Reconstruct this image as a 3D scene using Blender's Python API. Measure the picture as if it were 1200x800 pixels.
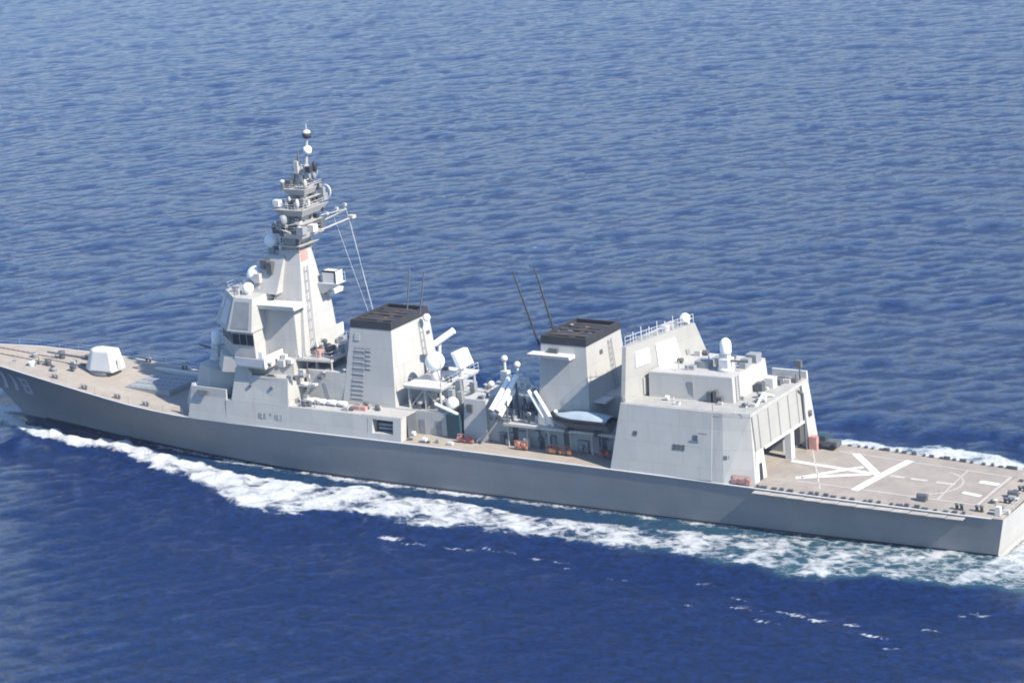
import bpy, bmesh, math, random
import numpy as np
from mathutils import Matrix, Vector
random.seed(7); rng = np.random.default_rng(11)
S = bpy.context.scene; C = S.collection
for o in list(bpy.data.objects): bpy.data.objects.remove(o)

# ------------------------------------------------------------------ camera
YAW, PITCH, ROLL = math.radians(32.565), math.radians(15.126), math.radians(-4.344)
f = Vector((-math.sin(YAW)*math.cos(PITCH), math.cos(YAW)*math.cos(PITCH), -math.sin(PITCH)))
r0 = Vector((math.cos(YAW), math.sin(YAW), 0)); u0 = r0.cross(f)
r = math.cos(ROLL)*r0 + math.sin(ROLL)*u0; u = -math.sin(ROLL)*r0 + math.cos(ROLL)*u0
cd = bpy.data.cameras.new('camera'); cam = bpy.data.objects.new('camera', cd); C.objects.link(cam)
M4 = Matrix(((r.x,u.x,-f.x),(r.y,u.y,-f.y),(r.z,u.z,-f.z))).to_4x4(); M4.translation = (177.92,-262.03,101.21)
cam.matrix_world = M4
cd.sensor_width = 36; cd.lens = 3079.5/1200*36; cd.clip_start = 1; cd.clip_end = 60000
S.camera = cam
# ------------------------------------------------------------------ sky, sun, exposure
SUN_EL = math.radians(41); SUN_AZ = math.radians(10)      # from aft, a little to port (-Y)
w = bpy.data.worlds.new('World'); S.world = w; w.use_nodes = True
nt = w.node_tree; bg = nt.nodes['Background']; sky = nt.nodes.new('ShaderNodeTexSky')
sky.sky_type = 'NISHITA'; sky.sun_disc = False; sky.sun_elevation = SUN_EL
sky.sun_rotation = math.radians(90)+SUN_AZ; sky.air_density = 1.0; sky.dust_density = 0.25; sky.ozone_density = 6.0
nt.links.new(sky.outputs[0], bg.inputs[0]); bg.inputs[1].default_value = 0.125
sd = bpy.data.lights.new('sun','SUN'); sun = bpy.data.objects.new('sun', sd); C.objects.link(sun)
sd.energy = 4.3; sd.angle = math.radians(0.53); sd.color = (1,0.94,0.85)
d = Vector((math.cos(SUN_AZ)*math.cos(SUN_EL), -math.sin(SUN_AZ)*math.cos(SUN_EL), math.sin(SUN_EL)))
sun.rotation_euler = d.to_track_quat('Z','Y').to_euler()
vs = S.view_settings; vs.view_transform = 'Standard'; vs.look = 'None'; vs.exposure = 1.06; vs.gamma = 1
try: vs.use_curve_mapping = False
except Exception: pass
S.render.engine = 'CYCLES'
S.render.filter_size = 1.8
S.cycles.filter_width = 1.8

# ------------------------------------------------------------------ materials
MATS = {}
def mat(name, col, rough=.6, metal=0, var=.12, scale=.6, spec=.35, streak=0, streakcol=(.22,.13,.07), seam=None):
    m = bpy.data.materials.new(name); m.use_nodes = True; n = m.node_tree; b = n.nodes['Principled BSDF']
    b.inputs['Roughness'].default_value = rough; b.inputs['Metallic'].default_value = metal
    b.inputs['Specular IOR Level'].default_value = spec
    tc = n.nodes.new('ShaderNodeTexCoord'); no = n.nodes.new('ShaderNodeTexNoise')
    no.inputs['Scale'].default_value = scale; no.inputs['Detail'].default_value = 6; no.inputs['Roughness'].default_value = .65
    n.links.new(tc.outputs['Object'], no.inputs['Vector'])
    rp = n.nodes.new('ShaderNodeMapRange'); rp.inputs[1].default_value = .3; rp.inputs[2].default_value = .7
    rp.inputs[3].default_value = 1-var; rp.inputs[4].default_value = 1+var
    n.links.new(no.outputs['Fac'], rp.inputs[0])
    mx = n.nodes.new('ShaderNodeMix'); mx.data_type = 'RGBA'; mx.blend_type = 'MULTIPLY'; mx.inputs['Factor'].default_value = 1
    mx.inputs['A'].default_value = (*col,1); n.links.new(rp.outputs[0], mx.inputs['B'])
    out = mx.outputs['Result']
    if streak:
        mp = n.nodes.new('ShaderNodeMapping'); mp.inputs['Scale'].default_value = (.9,.9,.09)
        n.links.new(tc.outputs['Object'], mp.inputs['Vector'])
        n2 = n.nodes.new('ShaderNodeTexNoise'); n2.inputs['Scale'].default_value = 1.3; n2.inputs['Detail'].default_value = 5
        n.links.new(mp.outputs[0], n2.inputs['Vector'])
        r2 = n.nodes.new('ShaderNodeMapRange'); r2.inputs[1].default_value = .54; r2.inputs[2].default_value = .76
        r2.inputs[3].default_value = 0; r2.inputs[4].default_value = streak
        n.links.new(n2.outputs['Fac'], r2.inputs[0])
        m2 = n.nodes.new('ShaderNodeMix'); m2.data_type = 'RGBA'
        n.links.new(r2.outputs[0], m2.inputs['Factor']); n.links.new(out, m2.inputs['A']); m2.inputs['B'].default_value = (*streakcol,1)
        out = m2.outputs['Result']
    if seam:
        sx=n.nodes.new('ShaderNodeSeparateXYZ'); n.links.new(tc.outputs['Object'],sx.inputs[0])
        a1=n.nodes.new('ShaderNodeMath'); a1.operation='MULTIPLY_ADD'; a1.inputs[1].default_value=.83; n.links.new(sx.outputs['Y'],a1.inputs[0]); n.links.new(sx.outputs['X'],a1.inputs[2])
        cx=n.nodes.new('ShaderNodeCombineXYZ'); n.links.new(a1.outputs[0],cx.inputs['X']); n.links.new(sx.outputs['Z'],cx.inputs['Y'])
        bk=n.nodes.new('ShaderNodeTexBrick'); bk.inputs['Scale'].default_value=1; bk.inputs['Brick Width'].default_value=seam[0]; bk.inputs['Row Height'].default_value=seam[1]
        bk.inputs['Mortar Size'].default_value=.035; bk.inputs['Mortar Smooth'].default_value=.6; bk.offset=.37
        bk.inputs['Color1'].default_value=(1,1,1,1); bk.inputs['Color2'].default_value=(.93,.93,.94,1); bk.inputs['Mortar'].default_value=(seam[2],seam[2],seam[2],1)
        n.links.new(cx.outputs[0],bk.inputs['Vector'])
        m3=n.nodes.new('ShaderNodeMix'); m3.data_type='RGBA'; m3.blend_type='MULTIPLY'; m3.inputs['Factor'].default_value=1
        n.links.new(out,m3.inputs['A']); n.links.new(bk.outputs['Color'],m3.inputs['B']); out=m3.outputs['Result']
    n.links.new(out, b.inputs['Base Color'])
    MATS[name] = m; return m
HULL = mat('hull grey paint', (.210,.214,.214), .55, var=.06, scale=.25, streak=.5, streakcol=(.23,.22,.20), spec=.3, seam=(6.5,1.9,.86))
PAINT = mat('superstructure grey paint', (.41,.398,.366), .55, var=.05, scale=.35, streak=.34, streakcol=(.33,.28,.23), seam=(3.1,2.3,.80))
PAINTDIM = mat('dimmed superstructure paint', (.325,.315,.285), .6, var=.05, scale=.35, streak=.25, streakcol=(.27,.24,.20), seam=(3.1,2.3,.82))  # superstructure paint darkened in colour to hold down sun and bounce on aft faces
ROOFG = mat('roof coating', (.33,.32,.295), .8, var=.12, streak=.15, streakcol=(.22,.2,.17))
PALE = mat('pale grey paint', (.53,.52,.50), .5, var=.05)
ARRAYM = mat('array cover', (.80,.80,.77), .5, var=.02)
FDECK = mat('flight deck coating', (.285,.248,.208), .85, var=.14, scale=.45, streak=.25, streakcol=(.13,.12,.115), seam=(3.0,3.0,.9))
DECK = mat('worn tan deck coating', (.31,.268,.22), .85, var=.13, scale=.45, streak=.12)
DGREY = mat('dark grey fittings', (.09,.095,.10), .6, var=.2)
MGREY = mat('mid grey fittings', (.23,.24,.245), .6, var=.15)
BLACK = mat('sooty black paint', (.030,.030,.032), .7, var=.3)
GLASS = mat('dark window glass', (.012,.016,.022), .08, var=.05, spec=.5)
WHITE = mat('white paint', (.78,.78,.76), .45, var=.03)
NUM = mat('grey-white numeral', (.42,.44,.47), .7, var=.12, scale=1.2)  # white numeral toned down to a grey-white
LINE = mat('white deck marking', (.68,.66,.63), .7, var=.08, scale=1.5)
FAINT = mat('worn white deck marking', (.42,.385,.35), .8, var=.15, scale=1.5)
RED = mat('red paint', (.50,.07,.05), .5, var=.15)
PINK = mat('faded red paint', (.42,.22,.19), .6, var=.2)
ORANGE = mat('orange paint', (.40,.17,.09), .5, var=.1)
RUST = mat('rusty exhaust metal', (.13,.095,.08), .8, var=.3)
COVER = mat('pale blue grey boat cover', (.29,.345,.385), .9, var=.12)
RUBBER = mat('black rubber', (.02,.021,.024), .6, var=.2)
NETM = mat('tan net', (.34,.32,.29), .8, var=.15)
TEAL = mat('dark teal surface', (.02,.05,.06), .7, var=.2)

# ------------------------------------------------------------------ helpers.  ship frame: s from stern, p to port, z up
def V(s,p,z): return (75-s, -p, z)
class MB:
    def __init__(self): self.v=[]; self.f=[]; self.sm=[]; self.marks=[]
    def add(self, vs, fs, smooth=False):
        n=len(self.v); self.v += [tuple(x) for x in vs]; self.f += [tuple(i+n for i in q) for q in fs]; self.sm += [smooth]*len(fs); return self
    def frust(self, bot, z0, top, z1):
        """bot/top: lists of (s,p) (or (s,p,z)) anticlockwise or clockwise alike; normals fixed later"""
        self.marks.append((len(self.v),len(self.f))); n=len(bot); g=lambda q,z: V(q[0],q[1],q[2] if len(q)>2 else z)
        vs=[g(q,z0) for q in bot]+[g(q,z1) for q in top]
        fs=[tuple(range(n)),tuple(range(n,2*n))]+[(i,(i+1)%n,n+(i+1)%n,n+i) for i in range(n)]
        return self.add(vs,fs)
    def box(self, s0,s1,p0,p1,z0,z1):
        return self.frust([(s0,p0),(s1,p0),(s1,p1),(s0,p1)],z0,[(s0,p0),(s1,p0),(s1,p1),(s0,p1)],z1)
    def tube(self, a, b, r, r2=None, n=8, cap=True):
        self.marks.append((len(self.v),len(self.f))); a=Vector(V(*a)); b=Vector(V(*b)); r2=r if r2 is None else r2
        z=(b-a).normalized(); x=z.orthogonal().normalized(); y=z.cross(x)
        vs=[a+(x*math.cos(2*math.pi*i/n)+y*math.sin(2*math.pi*i/n))*r for i in range(n)]+[b+(x*math.cos(2*math.pi*i/n)+y*math.sin(2*math.pi*i/n))*r2 for i in range(n)]
        self.add(vs,[(i,(i+1)%n,n+(i+1)%n,n+i) for i in range(n)],n>6)
        if cap: self.add(vs[:n],[tuple(range(n))]); self.add(vs[n:],[tuple(range(n))])
        return self
    def lathe(self, c, prof, n=20, axis=None):
        """prof: list of (radius, height) about vertical axis at c"""
        self.marks.append((len(self.v),len(self.f))); c=Vector(V(*c)); vs=[]
        for (rr,h) in prof:
            for i in range(n): vs.append(c+Vector((rr*math.cos(2*math.pi*i/n),rr*math.sin(2*math.pi*i/n),h)))
        fs=[]
        for k in range(len(prof)-1):
            for i in range(n): fs.append((k*n+i,k*n+(i+1)%n,(k+1)*n+(i+1)%n,(k+1)*n+i))
        fs.append(tuple(range(n))); fs.append(tuple(range((len(prof)-1)*n,len(prof)*n)))
        return self.add(vs,fs,True)
    def ball(self, c, rad, n=16, sq=1.0):
        pr=[(max(.001,rad*math.sin(math.pi*k/10)), -rad*sq*math.cos(math.pi*k/10)) for k in range(11)]
        return self.lathe(c,pr,n)
    def build_each(self, name, m, parent=None, per=1):
        """every primitive (or every run of `per` primitives) becomes an object of its own"""
        ms=self.marks[::per]+[(len(self.v),len(self.f))]; out=[]
        for (v0,f0),(v1,f1) in zip(ms[:-1],ms[1:]):
            q=MB(); q.v=self.v[v0:v1]; q.f=[tuple(i-v0 for i in x) for x in self.f[f0:f1]]; q.sm=self.sm[f0:f1]; out.append(q.build(name,m,parent))
        return out
    def build(self, name, m, parent=None, bevel=0):
        while parent is not None and parent.parent is not None and parent.parent.parent is not None: parent=parent.parent   # thing > part > sub-part
        me=bpy.data.meshes.new(name); me.from_pydata(self.v,[],self.f)
        bm=bmesh.new(); bm.from_mesh(me)
        for q,s in zip(bm.faces,self.sm): q.smooth=s
        bmesh.ops.recalc_face_normals(bm,faces=bm.faces)
        if bevel: 
            try: bmesh.ops.bevel(bm,geom=list(bm.edges),offset=bevel,segments=2,affect='EDGES',profile=.5)
            except Exception: pass
        bm.to_mesh(me); bm.free(); me.materials.append(m)
        o=bpy.data.objects.new(name,me); C.objects.link(o)
        if parent: o.parent=parent
        return o
def tag(o,label=None,cat=None,group=None,kind=None):
    if label: o['label']=label
    if cat: o['category']=cat
    if group: o['group']=group
    if kind: o['kind']=kind
    return o
def empty(name,loc=(0,0,0)):
    o=bpy.data.objects.new(name,None); C.objects.link(o); o.location=loc; o.empty_display_size=.5; return o
def bx(name,m,parent,*a,**k): return MB().box(*a).build(name,m,parent,**k)
def rail(pts, h=1.05, step=1.6, r=.022, rails=(1.0,.55)):
    b=MB()
    for a,c in zip(pts[:-1],pts[1:]):
        a=Vector(a); c=Vector(c); L=(c-a).length; n=max(1,int(round(L/step)))
        for i in range(n+1):
            q=a.lerp(c,i/n); b.tube(q,(q.x,q.y,q.z+h),r,n=4,cap=False)
        for k in rails: b.tube((a.x,a.y,a.z+h*k),(c.x,c.y,c.z+h*k),r*.8,n=4,cap=False)
    return b
def panel(q00,q10,q01,q11,u0,u1,v0,v1,out,th=.06):
    """a raised plate on a planar quad in ship coordinates; u along 00->10, v along 00->01"""
    q00,q10,q01,q11=[Vector(V(*q)) for q in (q00,q10,q01,q11)]
    pt=lambda u,v:(q00*(1-u)+q10*u)*(1-v)+(q01*(1-u)+q11*u)*v
    n=(q10-q00).cross(q01-q00).normalized()
    if n.dot(Vector(V(*out))-Vector(V(0,0,0)))<0: n=-n
    a=[pt(u0,v0),pt(u1,v0),pt(u1,v1),pt(u0,v1)]
    vs=[x-n*.05 for x in a]+[x+n*th for x in a]
    return MB().add(vs,[(0,1,2,3),(4,5,6,7)]+[(i,(i+1)%4,4+(i+1)%4,4+i) for i in range(4)])
PORT=(0,1,0); AFT=(-1,0,0)

# ------------------------------------------------------------------ sea: one sheet to the horizon, fine where the ship runs
def axis(lo,hi,step,far,f0,f1,fs):
    core=np.concatenate([np.arange(lo,f0,step),np.arange(f0,f1,fs),np.arange(f1,hi+step/2,step)]); g=[]; x=0; s=step
    while x<far: s*=1.35; x+=s; g.append(x)
    g=np.array(g); return np.concatenate([lo-g[::-1],core,hi+g])
a_u=axis(150,900,1.0,16000,232,420,.5); a_v=axis(-290,290,1.0,16000,-115,112,.5)
U,W_=np.meshgrid(a_u,a_v,indexing='ij')
fx,fy=-math.sin(YAW),math.cos(YAW)
X=177.92+U*fx+W_*fy; Y=-262.03+U*fy-W_*fx
core=((U>140)&(U<910)&(W_>-300)&(W_<300)).astype(float)
s_=75-X; p_=-Y
Z=np.zeros_like(X)
# swell and wind waves
for k in range(70):
    lam=float(np.exp(rng.uniform(np.log(2.8),np.log(17))))
    th=math.radians(118)+rng.normal(0,.75)
    amp=.0015*lam*(1.0 if lam<8 else .8)*rng.uniform(.6,1.2)
    kx,ky=2*math.pi/lam*math.cos(th),2*math.pi/lam*math.sin(th)
    ph=kx*X+ky*Y+rng.uniform(0,6.28)
    Z+=amp*(np.sin(ph)+.22*np.sin(2*ph+.4))
fade=np.clip((U-100)/60,0,1)*np.clip((950-U)/60,0,1)*np.clip((300-abs(W_))/20,0,1)
def sstep(x,a,b): t=np.clip((x-a)/(b-a),0,1); return t*t*(3-2*t)
# foam: the breaking bow wave runs out along both sides, then trails aft with the wake
so=np.array([-60,-7,4,10.5,16.5,24,31,39,50,58,64,74.6,77,84,93,100,111,119.8,123,129.5,138.7,147.4,152])
po=np.array([21,18.2,17.6,20.3,21.7,19.8,20.5,20.3,20.1,20.4,22,20.2,21.1,22.9,23.5,18,15.5,11.8,9.6,9.9,7.6,3.4,1.6])
si=np.array([-60,-7,10,24,35,43,52,60,70,81,83,92,100,113,125,131.6,138.8,149.4,152])
pi_=np.array([6,7,8,10,11.6,12.6,13.2,12.3,12.5,11,12.1,12.6,12,8.8,6.2,7.0,4.7,.8,0])
def hull_wl(s):
    return np.interp(s,[-2.2,-1.9,20,40,75,95,110,120,130,140,146],[0,7.4,8.1,8.5,8.6,8.1,6.3,4.7,3.0,1.2,0])
def vnoise(x,y,seed,n=4,base=.25):
    g=np.random.default_rng(seed); out=np.zeros_like(x); a=1; tot=0
    for o in range(n):
        fr=base*2**o
        for j in range(3):
            t=g.uniform(0,6.28); out+=a*np.sin(fr*6.28*(x*math.cos(t)+y*math.sin(t))+g.uniform(0,6.28)+1.7*np.sin(fr*3.1*(y*math.cos(t)-x*math.sin(t))+g.uniform(0,6.28)))
            tot+=a*.6
        a*=.62
    return out/tot
side=np.where(p_>=0,1,-1); ap=np.abs(p_)
wob=vnoise(s_,p_,3,4,.07)*1.3
outer=np.interp(s_,so,po)*np.where(side>0,1,1.30)+wob*np.clip((150-s_)/40,.15,1)
inner=np.interp(s_,si,pi_)*np.where(side>0,1,1.12)+.5*wob
kw=np.clip((150-s_)/45,.3,1)
band=sstep(ap,inner-1.2*kw,inner+.8*kw)*(1-sstep(ap,outer-2.4*kw,outer+.9*kw))*(s_<153)*np.interp(s_,[100,140,152],[1,1.25,1.3])
age=np.clip((90-s_)/110,0,1)                       # foam breaks up towards the stern
band*=(1-.42*age*(side>0))*(.80+.26*vnoise(s_,p_,31,3,.11))
hw=hull_wl(s_)
near=(1-sstep(ap-hw,.5,2.3+1.0*vnoise(s_,p_,9,3,.12)))*(s_<133)*(s_>-3)*(.60+.25*vnoise(s_,p_,5,3,.08))*np.interp(s_,[0,40,110,133],[.75,.95,1.0,.5])
mid=sstep(ap,hw-1,hw+.5)*(1-sstep(ap,outer-2,outer))*(s_<118)*(.12+.42*sstep(-s_,-60,-5))
bowin=sstep(ap,hw+.2,hw+1)*(1-sstep(ap,inner,inner+1))*(s_>100)*(s_<141)*.30
wake=np.maximum((1-sstep(ap,8.,20.))*(s_<-1)*.78,np.exp(-((s_-149.5)/5)**2-((ap-2.4)/2.2)**2)*.95)
foam=np.maximum.reduce([band*1.0,near,mid,bowin,wake])
caps=[(67.9,24.6,2.6,.55,.85),(64.9,25.5,1.6,.35,.6),(58.5,25.2,3.2,.5,.50),(53.7,23.9,3.,.4,.48),(48,24.7,1.4,.4,.7),(45,25,1,.3,.6),(42.4,26.4,1.2,.4,.55),(30.9,30.3,1.5,.4,.6),
      (18.8,31.2,2.2,.5,.5),(12.8,31,2.3,.55,.9),(9.6,31.8,1.0,.45,.85),(2.6,33.5,1.9,.4,.9),(-4,24,2,.7,.5),(15,34,1.4,.4,.7),(6,31.5,1.2,.4,.65),(24,32.5,1.1,.35,.55),(-2,30,1.5,.4,.6),(0,36,1.0,.35,.6),(36,28,1.3,.4,.55),(20,28.5,2,.5,.45),(27,25.5,1.6,.5,.5)]
for k in range(26):
    caps.append((rng.uniform(-120,150),-rng.uniform(60,420),rng.uniform(.6,1.6),.35,rng.uniform(.3,.5)))
for (cs,cp,L,wd,a) in caps:
    foam=np.maximum(foam,.46*np.exp(-((s_-cs+1.2)/(L*1.5))**2-((p_-cp+.1*(s_-cs)+.5)/(wd*2.6))**2)); foam=np.maximum(foam,min(a+.1,.9)*np.exp(-((s_-cs)/L)**2-((p_-cp+.12*(s_-cs))/wd)**2))
ink=sstep(ap,hw-1.5,hw+.0)                          # no lumps inside the hull
lump=np.clip(band,0,1)*np.clip((155-s_)/20,.3,1)
Z=Z*fade*(.6+.4*sstep(ap,8,30)+.4*(s_>155)).clip(0,1)
Z+=lump*(.55+.45*vnoise(s_,p_,21,4,.22))*np.interp(s_,[-20,30,90,135,150],[.22,.35,.75,.95,.5])
Z+=.4*np.exp(-((ap-hw-1.2)/1.6)**2)*np.interp(s_,[118,132,143,147],[0,.4,.8,0])*ink     # bow wave piled on the stem
Z-=.45*np.exp(-((ap-outer-4.5)/3.2)**2)*(s_>-20)*(s_<140)*fade
Z=np.where((ap<hw-.3)&(s_>-1.5)&(s_<146),np.minimum(Z,-.6),Z)
teal=np.clip(np.maximum(mid*2.4,wake*1.0)*(1-.3*band),0,1)
nu,nv=X.shape
me=bpy.data.meshes.new('sea'); n=nu*nv
me.vertices.add(n); me.vertices.foreach_set('co',np.stack([X,Y,Z],-1).astype(np.float32).ravel())
i=np.arange(n).reshape(nu,nv); q=np.stack([i[:-1,:-1],i[:-1,1:],i[1:,1:],i[1:,:-1]],-1).reshape(-1,4)
me.loops.add(q.size); me.loops.foreach_set('vertex_index',q.ravel().astype(np.int32))
me.polygons.add(len(q)); me.polygons.foreach_set('loop_start',np.arange(0,q.size,4,dtype=np.int32)); me.polygons.foreach_set('loop_total',np.full(len(q),4,dtype=np.int32))
me.polygons.foreach_set('use_smooth',np.ones(len(q),dtype=bool)); me.update()
for nm,arr in (('foam',foam),('churn',teal)):
    at=me.attributes.new(nm,'FLOAT','POINT'); at.data.foreach_set('value',arr.astype(np.float32).ravel())
sea=bpy.data.objects.new('sea',me); C.objects.link(sea); tag(sea,kind='structure')
if me.polygons[0].normal.z<0: me.flip_normals()
def sea_material():
    m=bpy.data.materials.new('sea water'); m.use_nodes=True; n=m.node_tree; L=n.links; b=n.nodes['Principled BSDF']
    N=lambda t,**k: (lambda x:[setattr(x,a,v) for a,v in k.items()] and x or x)(n.nodes.new(t))
    tc=N('ShaderNodeTexCoord')
    def mp(rot,sc):
        x=N('ShaderNodeMapping'); x.inputs['Rotation'].default_value=(0,0,rot); x.inputs['Scale'].default_value=sc; L.new(tc.outputs['Object'],x.inputs['Vector']); return x
    def noise(vec,scale,det,rough=.6,dist=0):
        x=N('ShaderNodeTexNoise'); x.inputs['Scale'].default_value=scale; x.inputs['Detail'].default_value=det; x.inputs['Roughness'].default_value=rough; x.inputs['Distortion'].default_value=dist
        L.new(vec,x.inputs['Vector']); return x
    # small waves: two bump layers stretched along the crests
    c1=mp(math.radians(-28),(.7,1,1)); n1=noise(c1.outputs[0],.95,8,.70,.35)
    c2=mp(math.radians(-12),(.7,1,1)); n2=noise(c2.outputs[0],1.9,6,.66,.2)
    b1=N('ShaderNodeBump'); b1.inputs['Strength'].default_value=1; b1.inputs['Distance'].default_value=.60; L.new(n1.outputs['Fac'],b1.inputs['Height'])
    gp=noise(mp(math.radians(-20),(.35,1,1)).outputs[0],.018,4,.6,.5); gm=N('ShaderNodeMapRange'); gm.inputs[1].default_value=.3; gm.inputs[2].default_value=.7; gm.inputs[3].default_value=.85; gm.inputs[4].default_value=1.1
    L.new(gp.outputs['Fac'],gm.inputs[0]); L.new(gm.outputs[0],b1.inputs['Strength'])
    b2=N('ShaderNodeBump'); b2.inputs['Strength'].default_value=1; b2.inputs['Distance'].default_value=.42; L.new(n2.outputs['Fac'],b2.inputs['Height']); L.new(b1.outputs[0],b2.inputs['Normal'])
    cv=N('ShaderNodeMath',operation='ADD'); L.new(n1.outputs['Fac'],cv.inputs[0]); L.new(n2.outputs['Fac'],cv.inputs[1]); cvr=N('ShaderNodeMapRange'); cvr.inputs[1].default_value=.72; cvr.inputs[2].default_value=1.28; cvr.inputs[3].default_value=.25; cvr.inputs[4].default_value=1.9; L.new(cv.outputs[0],cvr.inputs[0])  # ripple contrast painted into the base colour: crests lighter, troughs darker
    # foam density -> lacy foam
    fa=N('ShaderNodeAttribute',attribute_name='foam'); ch=N('ShaderNodeAttribute',attribute_name='churn')
    c3=mp(0,(.75,1,1)); f1=noise(c3.outputs[0],.7,10,.74,.8); 
    v=N('ShaderNodeTexVoronoi',feature='DISTANCE_TO_EDGE'); v.inputs['Scale'].default_value=.62
    wv=N('ShaderNodeVectorMath',operation='ADD'); nn=noise(c3.outputs[0],.9,4); sc=N('ShaderNodeVectorMath',operation='SCALE'); sc.inputs['Scale'].default_value=1.6
    L.new(nn.outputs['Color'],sc.inputs[0]); L.new(c3.outputs[0],wv.inputs[0]); L.new(sc.outputs[0],wv.inputs[1]); L.new(wv.outputs[0],v.inputs['Vector'])
    # threshold = noise + foam*1.25 - 1 ; lace lines lift it a little
    ma=N('ShaderNodeMath',operation='MULTIPLY_ADD'); L.new(fa.outputs['Fac'],ma.inputs[0]); ma.inputs[1].default_value=.92; L.new(f1.outputs['Fac'],ma.inputs[2])
    vm=N('ShaderNodeMapRange'); vm.inputs[1].default_value=0; vm.inputs[2].default_value=.28; vm.inputs[3].default_value=.10; vm.inputs[4].default_value=-.07; L.new(v.outputs['Distance'],vm.inputs[0])
    ad=N('ShaderNodeMath',operation='ADD'); L.new(ma.outputs[0],ad.inputs[0]); L.new(vm.outputs[0],ad.inputs[1])
    fm=N('ShaderNodeMapRange',interpolation_type='SMOOTHSTEP'); fm.inputs[1].default_value=.90; fm.inputs[2].default_value=1.30; L.new(ad.outputs[0],fm.inputs[0])
    gate=N('ShaderNodeMapRange'); gate.inputs[1].default_value=.02; gate.inputs[2].default_value=.12; L.new(fa.outputs['Fac'],gate.inputs[0])
    fg=N('ShaderNodeMath',operation='MULTIPLY'); L.new(fm.outputs[0],fg.inputs[0]); L.new(gate.outputs[0],fg.inputs[1])
    # water body colour: deep blue, aerated teal under the foam
    big=noise(tc.outputs['Object'],.012,4); cr=N('ShaderNodeMix',data_type='RGBA'); L.new(big.outputs['Fac'],cr.inputs['Factor'])
    cr.inputs['A'].default_value=(.002,.019,.094,1); cr.inputs['B'].default_value=(.003,.024,.108,1)
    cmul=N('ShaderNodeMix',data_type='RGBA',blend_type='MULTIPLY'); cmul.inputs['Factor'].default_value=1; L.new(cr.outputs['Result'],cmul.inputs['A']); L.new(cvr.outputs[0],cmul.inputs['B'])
    tl=N('ShaderNodeMix',data_type='RGBA'); cm=N('ShaderNodeMath',operation='MULTIPLY'); cm.inputs[1].default_value=.75; L.new(ch.outputs['Fac'],cm.inputs[0]); L.new(cm.outputs[0],tl.inputs['Factor'])
    L.new(cmul.outputs['Result'],tl.inputs['A']); tl.inputs['B'].default_value=(.05,.15,.19,1)
    fc=N('ShaderNodeMix',data_type='RGBA'); L.new(fg.outputs[0],fc.inputs['Factor']); L.new(tl.outputs['Result'],fc.inputs['A']); fc.inputs['B'].default_value=(.76,.78,.78,1)
    L.new(fc.outputs['Result'],b.inputs['Base Color'])
    rg=N('ShaderNodeMapRange'); rg.inputs[3].default_value=.09; rg.inputs[4].default_value=.9; L.new(fg.outputs[0],rg.inputs[0]); L.new(rg.outputs[0],b.inputs['Roughness'])
    b.inputs['IOR'].default_value=1.333
    # foam has its own lumps
    b3=N('ShaderNodeBump'); b3.inputs['Strength'].default_value=.9; b3.inputs['Distance'].default_value=1.0; L.new(f1.outputs['Fac'],b3.inputs['Height'])
    L.new(b2.outputs[0],b3.inputs['Normal']); L.new(b3.outputs[0],b.inputs['Normal'])
    return m
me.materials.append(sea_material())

# ================================================================== the warship
ship=empty('warship',V(75,0,0)); ship.location=(0,0,0)
tag(ship,'grey naval destroyer with stepped lattice mast, two black-topped funnels and a helicopter deck','warship')
# ---- hull
SD=[0,20,40,75,100,110,114,120,126,134,146,152,155.5,157]
HB=[8.15,8.9,9.12,9.12,9.05,8.75,8.5,8.15,7.75,6.9,4.8,2.7,1.0,.08]
HZ=[4.6,5.1,5.5,5.8,5.8,5.8,5.9,6.35,7.0,7.85,8.75,9.15,9.4,9.5]
def deck_b(s): return float(np.interp(s,SD,HB))
def deck_z(s): return float(np.interp(s,SD,HZ))
def rake(s): return float(np.interp(s,[0,112,130,146,157],[0,0,2.2,6.5,11.0]))
def hull_pt(s,fz,side=1):
    """s: deck station, fz 1 at deck, 0 at water, <0 below"""
    zd=deck_z(s); sl=s-rake(s)*(1-max(fz,-.4)**1.0 if fz>=0 else 1)
    wl=float(hull_wl(np.array(min(sl,146.))))
    if s<-1.85: wl=7.4
    if sl>=145.9: wl=.05
    e=float(np.interp(s,[100,125,157],[1.0,1.5,1.9])); k=max(fz,0)**e
    b=wl+(deck_b(s)-wl)*k
    if fz<0: b=wl*(1+.12*fz)
    z=zd*fz if fz>=0 else 3.0*fz
    if s<-1.85: sl=s+1.0*(1-max(fz,0))
    return (sl,side*b,z)
st=[-1.9,-.6,1,5,10,15,20,30,40,50,60,70,80,90,96,102,108,112,116,120,124,128,130,132,134,136,138,140,141,142,143,144,145,146,147,148,149,150,151,152,153,154,155,156,157]
fzs=[-.5,-.2,0,.1,.2,.3,.4,.5,.6,.7,.8,.9,1]
b=MB()
for side in (1,-1):
    vs=[V(*hull_pt(s,k,side)) for s in st for k in fzs]; m_=len(fzs)
    b.add(vs,[(i*m_+j,i*m_+j+1,(i+1)*m_+j+1,(i+1)*m_+j) for i in range(len(st)-1) for j in range(m_-1)],True)
vs=[V(*hull_pt(-1.9,k,1)) for k in fzs]+[V(*hull_pt(-1.9,k,-1)) for k in fzs]
hull=b.build('hull',HULL,ship)
b=MB(); b.add([(x+.004,y,z) for x,y,z in vs],[(j,j+1,m_+j+1,m_+j) for j in range(m_-1)]); b.build('transom',PAINT,hull)  # transom in paler paint than the sides: its sunlit tone is in the colour
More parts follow.
